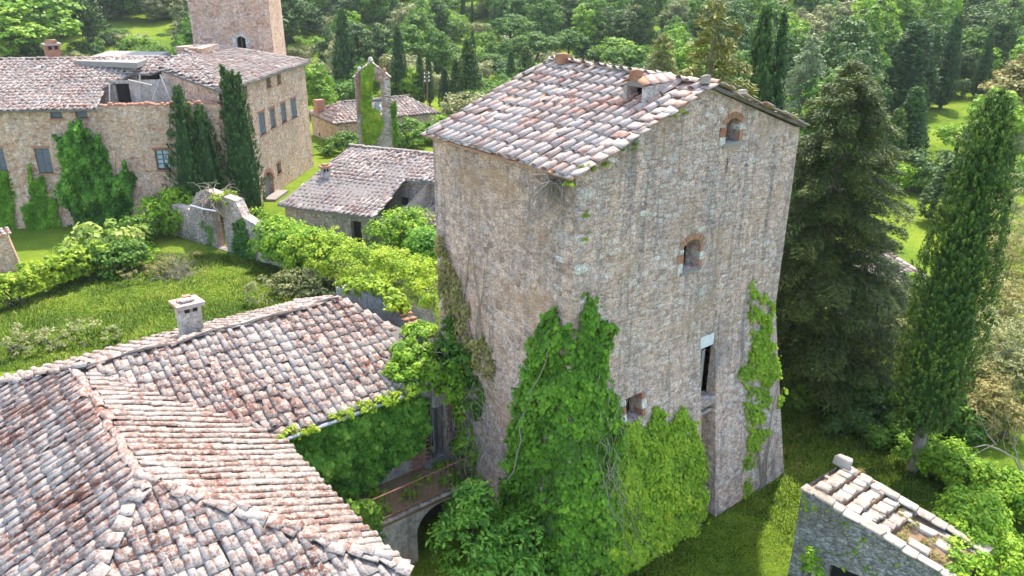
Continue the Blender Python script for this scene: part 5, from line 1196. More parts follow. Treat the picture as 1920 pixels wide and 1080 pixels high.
for k, (px, py, H, lab, mt) in enumerate(((1872, 665, 3.2, 'pale grey-green olive tree behind the big cypress', L_OLV), (1862, 760, 2.3, 'dull olive scrub bush just above the hedge', L_SCRUB), (1902, 560, 4.2, 'brownish green scrub oak at the picture edge', L_SCRUB), (1700, 640, 2.6, 'silvery olive bush between the conifer and the big cypress', L_OLV), (1710, 560, 3.0, 'bright small tree beside the tiled shed', L_BRI), (1905, 700, 2.6, 'grey-green broom bush under the olive tree', L_OLV), (1690, 810, 1.0, 'low dark shrub behind the cypress trunk', L_MID), (1600, 790, 1.0, 'dark shrub in the shade under the conifer', L_DRK), (1650, 740, 1.4, 'shaded green shrub below the conifer branches', L_MID), (1545, 730, 1.6, 'green shrub catching light under the conifer', L_MID), (1780, 770, 1.8, 'mid green shrub growing behind the hedge', L_MID), (1905, 470, 4.6, 'tall brownish scrub oak filling the picture edge beside the cypress top', L_SCRUB), (1890, 390, 5.0, 'grey-green oak at the picture edge above the scrub', L_OLV), (1885, 615, 3.0, 'silvery olive crown touching the big cypress', L_OLV), (1835, 720, 2.4, 'pale scrub between the cypress and the dead branches', L_SCRUB), (1760, 560, 3.4, 'dark shrub mass behind the big cypress', L_DRK), (1610, 720, 2.2, 'dim green bush deep under the conifer', L_DRK))):
    p = at(px, py, H*.55); b = blob_row([p, p+[.7, .5, -.2*H], p+[-.6, .6, -.2*H], p+[.2, -.5, -.25*H]], (H*.36, H*.36, H*.40), .1)
    bush('bush' if H < 3 else 'small_tree', lab, b, 6500, .16 if mt in (L_OLV, L_SCRUB) else .17, mt, 'bush' if H < 3 else 'tree', .3, 30, True, aspect=.35 if mt in (L_OLV, L_SCRUB) else .6)

# ---------------------------------------------------------------- big cypress and conifer by the tower
def build_cypress(name, label, base, H, W, n, ln, mat, trunk=.1, lobes=None, lean=(0, 0), group=None, asp=.30, prof=None):
    root = thing(name, label, 'tree', base, group); R = np.random.default_rng(int(abs(base[0])*100) % 9999)
    C, Nn, Ud, Sz, r = cypress_crown(H, W, n, ln, R, trunk, lobes=lobes, lean=lean, prof=prof)
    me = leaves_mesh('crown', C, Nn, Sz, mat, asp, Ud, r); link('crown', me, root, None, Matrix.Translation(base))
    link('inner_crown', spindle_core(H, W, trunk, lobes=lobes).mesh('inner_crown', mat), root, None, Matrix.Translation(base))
    m = MB(); m.tube([(0, 0, -.2), (0, 0, H*trunk*1.6), (0, 0, H*.6)], [max(.1, W*.20), max(.08, W*.15), .05], 8); link('trunk', m.mesh('trunk', M_BARK), root, None, Matrix.Translation(base)); return root
cb = at(1712, 882, 0); Hc = float(height_at(cb, 1845, 178))
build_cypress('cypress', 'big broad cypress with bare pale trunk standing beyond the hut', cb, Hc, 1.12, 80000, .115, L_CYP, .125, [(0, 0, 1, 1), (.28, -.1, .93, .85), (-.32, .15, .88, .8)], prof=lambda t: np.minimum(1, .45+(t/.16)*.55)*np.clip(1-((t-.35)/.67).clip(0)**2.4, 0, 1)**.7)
def build_conifer(name, label, base, H, W, nb, per, ln, mat, bare=.08, parent=None, barkm=None, dens=1.0):
    root = thing(name, label, 'tree', base); R = np.random.default_rng(int(abs(base[1])*57) % 9999); C, Nn, Ud, Sz, rr = [], [], [], [], []; m = MB(); tr = MB()
    tr.tube([(0, 0, -.3), (.1, .05, H*.3), (-.05, 0, H*.65), (0, 0, H*.985)], [H*.028, H*.022, H*.013, .02], 8)
    for k in range(nb):
        t = bare+(1-bare)*(k+.5)/nb; a = k*2.39996+R.normal(0, .25); L = W*((1-t)**.62*1.02+.05)*R.uniform(.72, 1.12); L *= min(1, .55+t*2.2)
        z0 = t*H; d = np.array([math.cos(a), math.sin(a), 0]); pts = [np.array([0, 0, z0])]
        for i in range(1, 7): s_ = i/6; pts.append(d*L*s_+[0, 0, z0+L*(.10*s_-.30*s_*s_)]+R.normal(0, .05, 3))
        m.tube(pts, list(np.linspace(.05*(1-t)+.015, .006, 7)), 4, cap=False)
        n = max(10, int(per*L/W*dens)); s_ = R.uniform(.12, 1.0, n)**.75; i0 = np.minimum((s_*6).astype(int), 5); f = (s_*6-i0)[:, None]; Pp = np.array(pts); p = Pp[i0]*(1-f)+Pp[i0+1]*f
        side = np.array([-d[1], d[0], 0]); wdt = .24*L*(1-s_*.6)+.10; o = R.uniform(-1, 1, n)
        p = p+side*(o*wdt)[:, None]+np.array([0, 0, 1])*(R.normal(0, .10, n)-.16*np.abs(o)*wdt)[:, None]
        C.append(p); Nn.append(np.array([0, 0, 1.0])+d*.35+R.normal(0, .45, (n, 3))); Ud.append(d*.8+side*np.sign(o)[:, None]*.7+[0, 0, -.25]); Sz.append(ln*R.uniform(.6, 1.3, n)); rr.append(np.clip(.15+.6*s_*R.random(n)+.25*t*R.random(n), 0, .99))  # needle colour darkens toward the trunk as painted inner shade, lighter at tips
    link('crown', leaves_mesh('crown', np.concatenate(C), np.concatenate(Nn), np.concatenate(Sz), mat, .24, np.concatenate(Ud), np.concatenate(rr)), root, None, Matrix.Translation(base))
    link('limbs', m.mesh('limbs', M_BARKD), root, None, Matrix.Translation(base)); link('trunk', tr.mesh('trunk', barkm or M_BARK), root, None, Matrix.Translation(base)); return root
kb = at(1490, 745, 0)+[.5, .3, 0]; Hk = float(height_at(kb, 1590, 125))
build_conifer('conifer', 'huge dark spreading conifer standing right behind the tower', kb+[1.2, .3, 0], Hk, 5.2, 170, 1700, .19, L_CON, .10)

# ---------------------------------------------------------------- cypresses, shrubs and trees round the manor
def cyp_px(px, yb, yt, wpx, lab, n=5000, mat=L_CYP, lobes=None, trunk=.03, name='cypress', group=None, ln=.36):
    b = at(px, yb, 0); s_ = (960-px)/(4169-yb)*0; H = height_at(b, px+(px-960)/3700.0*(yb-yt), yt); d = np.linalg.norm(b-CAM); return build_cypress(name, lab, b, float(H), wpx/2/FPX*d, n, ln, mat, trunk, lobes, (0, 0), group, .34)
cyp_px(386, 420, 166, 102, 'broad double-topped cypress against the manor wall', 16000, L_CYPD, [(-.45, .2, 1, .72), (.65, -.35, .86, .68)], ln=.2)
cyp_px(468, 415, 128, 74, 'tall slim cypress with split top beside the manor door', 14000, L_CYPD, [(0, 0, .97, .8), (-.35, .25, 1.0, .6), (.4, -.25, .95, .55)], ln=.2)
flw_fn = plane_fn((FLW.O, FLW.N))
wall_ivy('ivy', 'large dark green ivy mound spreading up the manor wall between shutters and glazed window', [(150, 225), (165, 240), (178, 262), (190, 250), (200, 300), (215, 330), (232, 330), (238, 295), (248, 320), (252, 350), (240, 400), (238, 440), (150, 450), (135, 400), (108, 345), (125, 330), (120, 285), (108, 250), (125, 262), (135, 225), (142, 235)], flw_fn, 10000, .24, L_IVYD, 1.0, 7, 61, 3)
wall_ivy('ivy', 'pointed ivy plant on the manor wall under the closed shutters', [(58, 300), (66, 340), (80, 330), (90, 345), (88, 365), (105, 372), (112, 400), (118, 440), (120, 470), (70, 480), (55, 440), (42, 385), (58, 380)], flw_fn, 4800, .23, L_IVY, .5, 6, 63, 2)
wall_ivy('ivy', 'ivy column on the manor wall at the picture edge', [(-20, 325), (10, 320), (22, 360), (30, 420), (36, 450), (-20, 460)], flw_fn, 2600, .23, L_IVY, .35, 5, 65, 2)
def px_bush(px, py, H, lab, mat, n=3000, sz=.26, rad=None, name='bush', cat='bush', asp=.6, extra=()):
    p = at(px, py, H*.5); rad = rad or (H*.5, H*.5, H*.5); pts = [p]+[p+np.array(e) for e in extra]
    b = blob_row(pts, rad, .1) if extra else blob_row([p, p+[rad[0]*.5, .2, -.1*H], p+[-rad[0]*.5, .1, -.15*H], p+[0, -rad[1]*.5, -.15*H]], np.array(rad)*.72, .08)
    return bush(name, lab, b, n, sz, mat, cat, .25*H if H < 3 else .5, 28, True, aspect=asp)
px_bush(318, 385, 3.6, 'large round bright green bush at the foot of the broad cypress', L_BRI, 4600, .26, (1.9, 1.6, 1.9))
px_bush(355, 400, 2.2, 'darker leafy bush between the round bush and the gate wall', L_MID, 2200, .24)
px_bush(190, 445, 2.6, 'pale fig tree with large leaves in front of the manor', L_FIG, 1500, .38, (1.9, 1.2, 1.0), 'fig_tree', 'tree', .75)
px_bush(252, 432, 2.0, 'round green shrub beside the fig tree', L_MID, 2400, .22, (1.4, 1.2, 1.1))
px_bush(205, 480, 2.0, 'dense mid green shrub under the fig tree', L_MID, 3000, .22, (1.9, 1.3, 1.1))
px_bush(250, 480, 1.3, 'loose light green shrub at the end of the clipped hedge', L_BRI, 1500, .2, (1.2, .9, .8))
b = []
for i in range(13):
    p = at(-20+i*17, 566-i*6.2, .8); b += blob_row([p+[0, .1, .35], p+[.2, .5, .2]], (.75, .6, .85), .08)
bush('hedge', 'long clipped bright green hedge on the lawn in front of the manor', b, 9000, .2, L_YEL, 'hedge', .26, 30, True)
px_bush(40, 640, .9, 'low grey-green scrub on the lawn behind the farmhouse roof', L_OLV, 2600, .16, (1.8, 1.2, .6), extra=((1.4, -.3, 0), (-1.0, .5, 0), (2.6, -1.2, -.1)), asp=.4)
px_bush(545, 536, 1.2, 'round grey-green shrub just behind the farmhouse ridge', L_OLV, 3600, .15, (1.5, 1.2, .8), extra=((1.1, -.5, -.05), (-.9, .2, -.1), (1.9, -1.2, -.2)), asp=.5)
px_bush(455, 610, .7, 'small leafy weeds behind the farmhouse chimney', L_BRI, 900, .16, (1.2, .6, .4), extra=((-1.3, .3, 0), (1.2, -.3, 0)))
# vine bank over the lower garden wall
def wall_pts(t): return W1+(W2-W1)*t
b = []
for i in range(15):
    t = -.12+i*.05; c2 = wall_pts(t)+rng.normal(0, .2, 2); b.append((v3(c2+[.2, .1], 1.35+.3*rng.random()), np.array([1.35, 1.3, 1.35])))
bush('vine_bank', 'bright green vine bank on the garden wall in front of the outbuilding', b[:9], 15000, .19, L_BRI, 'vine', .45, 32, True)
b = []
for i in range(12):
    t = .16+i*.082; c2 = wall_pts(t)+rng.normal(0, .2, 2); b.append((v3(c2+[.4, .2], 1.6+.25*rng.random()), np.array([1.6, 1.5, 1.2])))
bush('vine_bank', 'yellow-green vine bank on the garden wall reaching the tower', b, 22000, .15, L_YEL, 'vine', .38, 32, True)
px_bush(756, 428, 3.0, 'round bright bush in front of the lean-to of the outbuilding', L_BRI, 7500, .18, (2.0, 1.7, 1.8))
px_bush(795, 462, 2.6, 'dark ivy covered bush between the outbuilding and the tower', L_IVYD, 3200, .18, (.9, .9, 1.5))
fg_fn = plane_fn((FG.O, FG.N))
wall_ivy('ivy', 'dark ivy hanging on the wall right of the gateway', [(436, 420), (455, 410), (470, 440), (482, 470), (480, 500), (455, 500), (440, 470)], fg_fn, 900, .2, L_IVYD, .3, 5, 67, 2)
px_bush(478, 408, 1.6, 'small leafy shrub at the foot of the slim cypress', L_BRI, 1000, .2, (.9, .8, .8))
gtop = FG.P((FG.holes[0][0]+FG.holes[0][1])/2, 3.3, .1)
dv = twigs('dead_vine', 'grey tangle of dead vine draped over the gateway arch', 'vine', gtop, 150, 2.3, .028, M_DRY, .8, -.42, None, .4)
bush('vine', 'sparse yellowish vine leaves on top of the gateway arch', [(gtop+[.4, -.6, .1], np.array([.9, .9, .35]))], 500, .18, L_YEL, 'vine', .25, 20, False, base=3.0)
twigs('dead_shrub', 'round bare brushwood shrub on the lawn near the gateway', 'dead shrub', at(335, 520, 0), 85, 2.0, .016, M_DRY, .75, -.03, None, .55)
px_bush(300, 505, .8, 'tall dry grass clump beside the bare brushwood shrub', L_SCRUB, 1800, .2, (1.5, 1.1, .55), 'grass_clump', 'grass', .18, extra=((.9, .3, 0), (-.8, .2, 0)))
m = MB(); p0_, p1_ = at(357, 385, 3.4), at(405, 396, 3.4); m.tube([p0_, (p0_+p1_)/2+[0, 0, -.05], p1_], .06, 6); tag(m.build('metal_pipe', M_CABLE), 'grey metal pipe lying across the top of the gateway', 'pipe')
# bell gable ivy
wall_ivy('ivy', 'bright ivy sheathing the bell gable on one side', [(677, 135), (690, 124), (700, 122), (697, 150), (696, 200), (712, 210), (718, 232), (705, 262), (690, 272), (682, 268), (678, 200)], plane_fn((FB.O, FB.N)), 3600, .27, L_IVYL, .45, 3, 71, 1)
wall_ivy('ivy', 'thin ivy strip down the outer edge of the bell gable', [(734, 195), (742, 190), (746, 270), (738, 272)], plane_fn((FB.O, FB.N)), 500, .25, L_IVY, .4, 2, 73, 0)
px_bush(640, 265, 2.2, 'loose green shrubs between the barn and the outbuilding roof', L_MID, 1800, .3, (2.2, 1.5, 1.1))
px_bush(760, 245, 3.2, 'round green bush on the other side of the bell gable', L_MID, 2600, .3, (1.9, 1.7, 1.8))
px_bush(818, 238, 3.0, 'bright bush between the bell gable and the tower roof', L_BRI, 2600, .3, (2.2, 1.7, 1.5))

# weeds on the balcony and on the hut
b = [(np.array([x, y, balc_z+.1]), np.array([.3, .25, .16])) for x, y in ((8.2, 17.6), (9.1, 17.9), (9.8, 17.3), (10.5, 17.7), (11.1, 17.2), (8.8, 17.2), (11.4, 18.0))]
bush('weeds', 'green weeds and grass growing on the balcony floor', b, 2600, .10, L_BRI, 'weeds', .12, 24, False, aspect=.3, base=balc_z)
b = [(v3(H0+hu*u+hn*d, ztop(u)-.08), np.array([.28, .25, .10])) for u, d in ((2.4, .6), (2.6, 1.9), (2.9, 1.0), (3.3, .5), (3.4, 1.4), (3.8, 1.0), (.75, 1.0), (1.15, 1.6), (1.6, .7), (1.95, 1.5), (2.3, 1.2), (.5, 2.0), (3.9, 1.9))]
bush('dry_weeds', 'dry yellowish grass growing on the top of the stone hut', b, 2600, .11, L_SCRUB, 'weeds', .12, 24, False, aspect=.22, base=2.0)
fh_fn = plane_fn((FH.O, FH.N))
wall_ivy('wall_weeds', 'scattered small weeds rooted in the grey side wall of the hut', [(1510, 930), (1640, 1015), (1700, 1075), (1530, 1075), (1495, 1010)], fh_fn, 500, .10, L_BRI, .06, 8, 91, 0, 'weeds', gap=.56)
wall_ivy('ivy', 'thin creeper on the garden wall near the gateway pier', [(372, 420), (385, 400), (400, 430), (404, 480), (380, 478)], plane_fn((FG.O, FG.N)), 420, .2, L_IVYD, .12, 6, 93, 3, gap=.42)
# ---------------------------------------------------------------- tree prototypes for the wood
RR = np.random.default_rng(77)
def proto_leafy(n, size, kind, seed):
    R = np.random.default_rng(seed); blobs = []
    if kind == 'round':
        for k in range(9): a = k*2.4; blobs.append((np.array([1.5*math.cos(a)*R.uniform(.4, 1), 1.5*math.sin(a)*R.uniform(.4, 1), R.uniform(2.8, 6.0)]), np.array([1.5, 1.5, 1.3])*R.uniform(.8, 1.2)))
        blobs.append((np.array([0, 0, 6.4]), np.array([1.5, 1.5, 1.2])))
        H = 1.8
    elif kind == 'tall':
        for k in range(9): a = k*2.4; z = 2.6+k*.75; blobs.append((np.array([.9*math.cos(a), .9*math.sin(a), z]), np.array([1.4, 1.4, 1.4])*(1.15-.05*k)*R.uniform(.85, 1.15)))
        H = 2.0
    elif kind == 'umbrella':
        for k in range(11): a = k*2.4; r_ = 2.7*math.sqrt(k/11); blobs.append((np.array([r_*math.cos(a), r_*math.sin(a), 5.9-.17*r_*r_+R.normal(0, .12)]), np.array([1.45, 1.45, 1.25])))
        H = 5.2
    elif kind == 'low':
        for k in range(6): a = k*1.1; blobs.append((np.array([1.2*math.cos(a), 1.2*math.sin(a), 1.3+R.uniform(-.2, .5)]), np.array([1.1, 1.1, 1.0])*R.uniform(.8, 1.2)))
        H = .6
    C, Nn, r = crown_points(blobs, n, .58, 30, R=R)
    me = leaves_mesh('crown', C, Nn, size*R.uniform(.6, 1.3, len(C)), L_MID, .7, None, r)
    m = MB(); limb_tree(m, (0, 0, 0), H+1.2, .2, blobs, R); return me, m.mesh('trunk', M_BARKD)
PR = {'round': proto_leafy(7500, .30, 'round', 1), 'round2': proto_leafy(7000, .30, 'round', 5), 'tall': proto_leafy(6500, .30, 'tall', 2), 'umbrella': proto_leafy(7500, .26, 'umbrella', 3), 'low': proto_leafy(3000, .24, 'low', 4)}
def proto_cyp():
    C, Nn, Ud, Sz, r = cypress_crown(10, .95, 9000, .24, RR, .03, rough=.35); me = leaves_mesh('crown', C, Nn, Sz, L_CYPD, .34, Ud, r)
    m = MB(); m.tube([(0, 0, -.3), (0, 0, 3), (0, 0, 8)], [.2, .15, .05], 6); return me, m.mesh('trunk', M_BARKD), spindle_core(10, .95, .03).mesh('inner_crown', L_CYPD)
PR['cypress'] = proto_cyp()
def put(kind, base, sx, sz, mat, name, label, group, rot=None):
    p = PR[kind]; M = Matrix.Translation([float(c) for c in base]) @ Matrix.Rotation(rng.uniform(0, 6.28) if rot is None else rot, 4, 'Z') @ Matrix.Diagonal((sx, sx, sz, 1))
    root = thing(name, label, 'bush' if kind == 'low' else 'tree', base, group)
    for nm, me in zip(('crown', 'trunk', 'inner_crown'), p):
        o = link(nm, me, root, None, M)
        if nm != 'trunk': o.material_slots[0].link = 'OBJECT'; o.material_slots[0].material = mat
    return root
def top_pos(px, yt, H): p = at(px, yt, H); return np.array([p[0], p[1], 0.0])
def put_px(kind, px, yb, yt, wpx, mat, name, label, group=None):
    b = at(px, yb, 0.0); b[2] = float(gz(b[0], b[1])) if np.hypot(b[0], b[1]) > 90 else 0.0
    if b[2] > .01:                                            # follow the rising ground
        for _ in range(12): b2 = at(px, yb, b[2]); b = np.array([b2[0], b2[1], .5*b[2]+.5*float(gz(b2[0], b2[1]))])
    d = np.linalg.norm(b-CAM); H = height_at(b, px, yt)-b[2]; W = wpx/FPX*d
    ph = {'cypress': (10.0, 1.9), 'round': (7.6, 5.6), 'round2': (7.6, 5.6), 'tall': (10.2, 4.2), 'umbrella': (7.1, 8.2), 'low': (2.7, 4.4)}[kind]
    return put(kind, b, W/ph[1], H/ph[0], mat, name, label, group), b
taken = []
def pt(*a, **k):
    o, b = put_px(*a, **k); taken.append((b[0], b[1], a[4]/2/FPX*np.linalg.norm(b-CAM), a[1], a[4]/2, float(np.hypot(b[0], b[1])))); return o
G = 'cypresses standing between the bell gable and the wood'
pt('cypress', 652, 178, 20, 40, L_CYPD, 'cypress', 'tall dark cypress standing alone between manor and bell gable')
pt('cypress', 752, 195, 52, 30, L_CYPD, 'cypress', 'tall slim cypress directly beside the bell gable')
pt('cypress', 790, 196, 100, 19, L_CYPD, 'cypress', 'slender cypress left of the rusty pole'); pt('cypress', 806, 196, 98, 16, L_CYPD, 'cypress', 'slender cypress right behind the rusty pole')
pt('cypress', 880, 212, 75, 46, L_CYP, 'cypress', 'broad cypress peeping up left of the tower roof')
pt('cypress', 856, 210, 112, 26, L_CYP, 'cypress', 'middle cypress in the clump left of the tower roof'); pt('cypress', 836, 208, 128, 24, L_CYPD, 'cypress', 'smallest cypress in the clump left of the tower roof'); pt('cypress', 888, 170, 60, 16, L_CYPD, 'cypress', 'thin cypress rising behind the clump left of the tower roof')
pt('cypress', 986, 165, 88, 34, L_CYP, 'cypress', 'conical cypress above the far slope of the tower roof'); pt('cypress', 958, 170, 96, 20, L_CYPD, 'cypress', 'narrow cypress beside the conical one above the tower roof')
for x, yt, yb, w_ in ((1008, 50, 118, 16), (1021, 46, 120, 20), (1038, 50, 118, 14), (1098, 72, 130, 26), (1086, 80, 130, 16)): pt('cypress', x, yb, yt, w_, L_CYPD, 'cypress', 'small dark cypress in the row behind the tower ridge', group='cypress row behind the tower ridge')
for x, yt, yb, w_ in ((869, -4, 42, 14), (886, 2, 42, 8), (928, 8, 28, 10), (940, 8, 28, 8), (960, 6, 26, 10)): pt('cypress', x, yb, yt, w_, L_CYPD, 'cypress', 'tiny far cypress at the top of the wood', group='far cypresses')
cb2 = top_pos(1437, 20, 14.0); build_cypress('cypress', 'large bushy cypress right behind the tower gable', cb2, 14.0, 1.65, 20000, .24, L_CYP, .04, [(0, 0, 1, .9), (.5, .3, .9, .7)])
cb3 = top_pos(1471, 32, 13.6); build_cypress('cypress', 'narrow dark cypress touching the large one behind the tower gable', cb3, 13.6, .75, 11000, .22, L_CYPD, .04)
pt('cypress', 1690, 332, 165, 56, L_CYPD, 'cypress', 'bushy grey-green cypress on the small lawn beyond the conifer'); pt('cypress', 1662, 340, 205, 44, L_CYP, 'cypress', 'lower cypress touching the bushy one by the small lawn'); pt('cypress', 1706, 318, 162, 30, L_CYPD, 'cypress', 'thin cypress behind the bushy one by the small lawn')
pt('cypress', 1690, 215, 45, 78, L_CYPD, 'cypress', 'wide dark cypress group beyond the small lawn'); pt('cypress', 1668, 215, 75, 46, L_CYPD, 'cypress', 'dark cypress at the edge of the wide group beyond the small lawn'); pt('cypress', 1732, 205, 62, 24, L_CYPD, 'cypress', 'slim cypress beside the wide group beyond the small lawn')
pt('cypress', 1762, 205, 32, 34, L_CYPD, 'cypress', 'tall leaning cypress beyond the small lawn'); pt('cypress', 1832, 190, 60, 24, L_CYPD, 'cypress', 'lone dark cypress among trees at the upper edge')
pt('cypress', 1760, 420, 300, 60, L_DRK, 'cypress', 'low dark cypress between the small lawn and the big cypress')
build_conifer('conifer', 'golden green conifer behind the tower ridge', top_pos(1345, 0, 15.5), 15.5, 4.0, 100, 520, .30, L_GOLD, .05)
build_conifer('conifer', 'second golden conifer left of the taller one behind the tower ridge', top_pos(1245, 62, 11.5), 11.5, 3.6, 90, 480, .30, L_GOLD, .05)
build_conifer('cedar', 'blue-green cedar between the tower gable and the dark conifer', top_pos(1525, 66, 11.5), 11.5, 3.4, 90, 480, .30, L_CED, .05)
pt('umbrella', 1000, 138, 62, 120, L_MID, 'umbrella_pine', 'broad rounded pine in the wood above the bell gable'); pt('umbrella', 1062, 130, 58, 90, L_MID, 'umbrella_pine', 'rounded pine next to the cypress row'); pt('umbrella', 960, 110, 30, 110, L_MID, 'umbrella_pine', 'large rounded pine higher up in the wood')
pt('round', 70, 130, -60, 190, L_BRI, 'leafy_tree', 'large bright green tree behind the manor chimney'); pt('round', 20, 140, 10, 130, L_BRI, 'leafy_tree', 'bright tree at the picture edge behind the manor roof')
pt('round2', 540, 120, -40, 110, L_DRK, 'leafy_tree', 'dark evergreen oak beside the square tower'); pt('round2', 500, 90, -60, 90, L_DRK, 'leafy_tree', 'dark tree right behind the square tower')
pt('round', 1845, 300, 165, 100, L_BRI, 'leafy_tree', 'bright green tree at the end of the small lawn'); pt('round', 1900, 265, 100, 110, L_SCRUB, 'leafy_tree', 'pale olive tree above the big cypress'); pt('round', 830, 160, 60, 62, L_MID, 'leafy_tree', 'round green tree above the cypress clump')
pt('round2', 600, 215, 120, 70, L_BRI, 'leafy_tree', 'light green tree beside the manor corner'); pt('round', 690, 200, 110, 60, L_MID, 'leafy_tree', 'round tree just behind the bell gable'); pt('round', 775, 195, 125, 56, L_BRI, 'leafy_tree', 'yellow-green tree behind the slender cypresses'); pt('round2', 1150, 130, 70, 80, L_BRI, 'leafy_tree', 'light green tree just over the tower ridge'); pt('round', 1190, 140, 85, 60, L_BRI, 'leafy_tree', 'small bright tree over the tower dormer')
pt('low', 600, 210, 168, 70, L_BRI, 'bush', 'light bush beside the grass strip by the manor'); pt('low', 625, 195, 160, 60, L_MID, 'bush', 'mid green bush behind the low barn'); pt('low', 225, 80, 55, 40, L_MID, 'bush', 'round bush in the clearing behind the manor roof'); pt('low', 310, 78, 62, 26, L_MID, 'bush', 'small bush in the clearing next to the square tower'); pt('low', 255, 95, 65, 60, L_OLV, 'bush', 'pale bush in the clearing behind the concrete slab')
pt('low', 1790, 290, 235, 80, L_BRI, 'bush', 'bright bush at the far side of the small lawn'); pt('low', 1640, 300, 240, 60, L_MID, 'bush', 'green bush at the near side of the small lawn')

# ---------------------------------------------------------------- the wood: individual trees near, one joined mass beyond
def lawn(px, py): return (1600 < px < 1830 and 215 < py < 350) or (565 < px < 620 and 165 < py < 340) or (190 < px < 380 and 66 < py < 110)
def blocked(x, y, m=2.2):
    q_ = proj(np.array([x, y, float(gz(x, y))])); dd_ = math.hypot(x, y)
    for tx, ty, tr, tpx, thw, td in taken:
        if (x-tx)**2+(y-ty)**2 < (tr*.8+m)**2: return True
        if dd_ < td and dd_ > td-55 and abs(q_[0]-tpx) < thw+2.6/dd_*FPX: return True     # keep the view to the single trees open
    if q_[2] <= 0: return True
    if 1600 < q_[0] < 1830 and 215 < q_[1] < 350: return True          # small lawn
    if 565 < q_[0] < 620 and 165 < q_[1] < 340: return True            # grass strip by the manor
    if 190 < q_[0] < 380 and 66 < q_[1] < 110: return True             # clearing
    if 250 < q_[0] < 330 and 85 < q_[1] < 100: return True
    return False
near, far, low = [], [], []
for gx in np.arange(-40, 470, 5.3):
    for gy in np.arange(-40, 470, 5.3):
        x, y = gx+rng.uniform(-3, 3), gy+rng.uniform(-3, 3); d = math.hypot(x, y)
        if d < 40 or d > 430: continue
        q_ = proj(np.array([x, y, float(gz(x, y))+4])); 
        if q_[2] < 0 or not (-90 < q_[0] < 2010) or q_[1] < -75: continue
        rel = (x*.62+y*.784)
        # keep the yards and buildings free
        if d < 112 and q_[0] < 860 and not (q_[0] > 600 and d > 96): continue
        if d < 100 and q_[0] < 860: continue
        if d < 62 and q_[0] < 1500: continue
        if d < 46: continue
        if q_[0] >= 860 and d < 75 and q_[0] < 1180: continue
        if blocked(x, y):
            if not lawn(q_[0], proj(np.array([x, y, float(gz(x, y))]))[1]) and 62 < d < 300: low.append((x, y, d, q_[0]))
            continue
        if rng.random() < .6 and 62 < d < 220: low.append((x+3, y+rng.uniform(-2, 2), d, q_[0]))
        (near if d < 175 else far).append((x, y, d, q_[0], q_[1]))
near.sort(key=lambda t: t[2])
mats = {'round': [L_MID, L_BRI, L_DRK, L_MID, L_OLV], 'round2': [L_BRI, L_MID, L_DRK, L_MID], 'tall': [L_MID, L_DRK, L_BRI], 'low': [L_MID, L_BRI, L_OLV]}
LBL = {L_MID.name: 'mid green leafy tree in the wood behind the buildings', L_BRI.name: 'light green leafy tree in the wood behind the buildings', L_DRK.name: 'dark evergreen tree in the wood behind the buildings', L_OLV.name: 'grey-green tree in the wood behind the buildings'}
FORM = {'round': 'round', 'round2': 'spreading', 'tall': 'tall', 'low': 'low'}; TINT = {'mid_leaf': 'mid green', 'bright_leaf': 'light green', 'dark_leaf': 'dark green', 'olive_leaf': 'grey-green'}
def wood_label(k, mt, d, px):
    where = ['above the manor roof', 'beside the square tower', 'above the bell gable', 'above the cypress clump', 'over the tower ridge', 'over the tower gable', 'behind the dark conifer', 'above the small lawn', 'above the big cypress'][int(np.clip(np.searchsorted([330, 560, 780, 930, 1200, 1480, 1640, 1800], px), 0, 8))]
    deep = ['at the near edge of the wood', 'in the middle of the wood', 'far back in the wood'][int(np.searchsorted([95, 135], d))]
    return '%s %s tree %s %s' % (FORM[k], TINT[mt.name], deep, where)
for x, y, d, px, py in near[:290]:
    k = ('round', 'round2', 'tall', 'round', 'low')[int(rng.integers(0, 5))]; zone = fbm(x*.03, y*.03, 3); mt = mats[k][int(min(len(mats[k])-1, max(0, (zone*1.9-.45)*len(mats[k])+rng.normal(0, .7))))]
    s_ = rng.uniform(.75, 1.3)*(1.25 if k == 'low' else 1)
    put(k, (x, y, float(gz(x, y))-.3), s_, s_*rng.uniform(.85, 1.2), mt, 'leafy_tree' if k != 'low' else 'bush', wood_label(k, mt, d, px) if k != 'low' else wood_label(k, mt, d, px).replace(' tree ', ' bush '), 'trees of the wood behind the buildings')
far += near[290:]
low.sort(key=lambda t: t[2])
for x, y, d, px in low[:280]:
    mt = (L_MID, L_BRI, L_MID, L_OLV, L_DRK)[int(rng.integers(0, 5))]; s_ = rng.uniform(.8, 1.4); lb = wood_label('low', mt, d, px).replace(' tree ', ' bush ').replace('low ', 'undergrowth ')
    put('low', (x, y, float(gz(x, y))-.3), s_, s_*rng.uniform(.8, 1.15), mt, 'bush', lb, 'undergrowth bushes of the wood')
far_low = low[280:]
# the far wood, one mass: points carry the tree crowns
pts = np.array([(x, y, float(gz(x, y))-.5) for x, y, d, px, py in far], np.float32)
kinds = rng.integers(0, 6, len(pts)); ptl = np.array([(x, y, float(gz(x, y))-.3) for x, y, d, px in far_low], np.float32).reshape(-1, 3); pts = np.concatenate([pts, ptl]); kinds = np.concatenate([kinds, rng.integers(6, 8, len(ptl))])
wm = bpy.data.meshes.new('far_wood'); wm.from_pydata([tuple(p) for p in pts], [], [])
ak = wm.attributes.new('kind_id', 'INT', 'POINT'); ak.data.foreach_set('value', kinds.astype(np.int32))
asz = wm.attributes.new('size', 'FLOAT', 'POINT'); asz.data.foreach_set('value', rng.uniform(.8, 1.45, len(pts)).astype(np.float32))
arot = wm.attributes.new('turn', 'FLOAT', 'POINT'); arot.data.foreach_set('value', rng.uniform(0, 6.28, len(pts)).astype(np.float32))
wood = link('far_wood', wm, None, 'stuff'); tag(wood, 'far wooded hillside closing the view behind everything', 'wood')
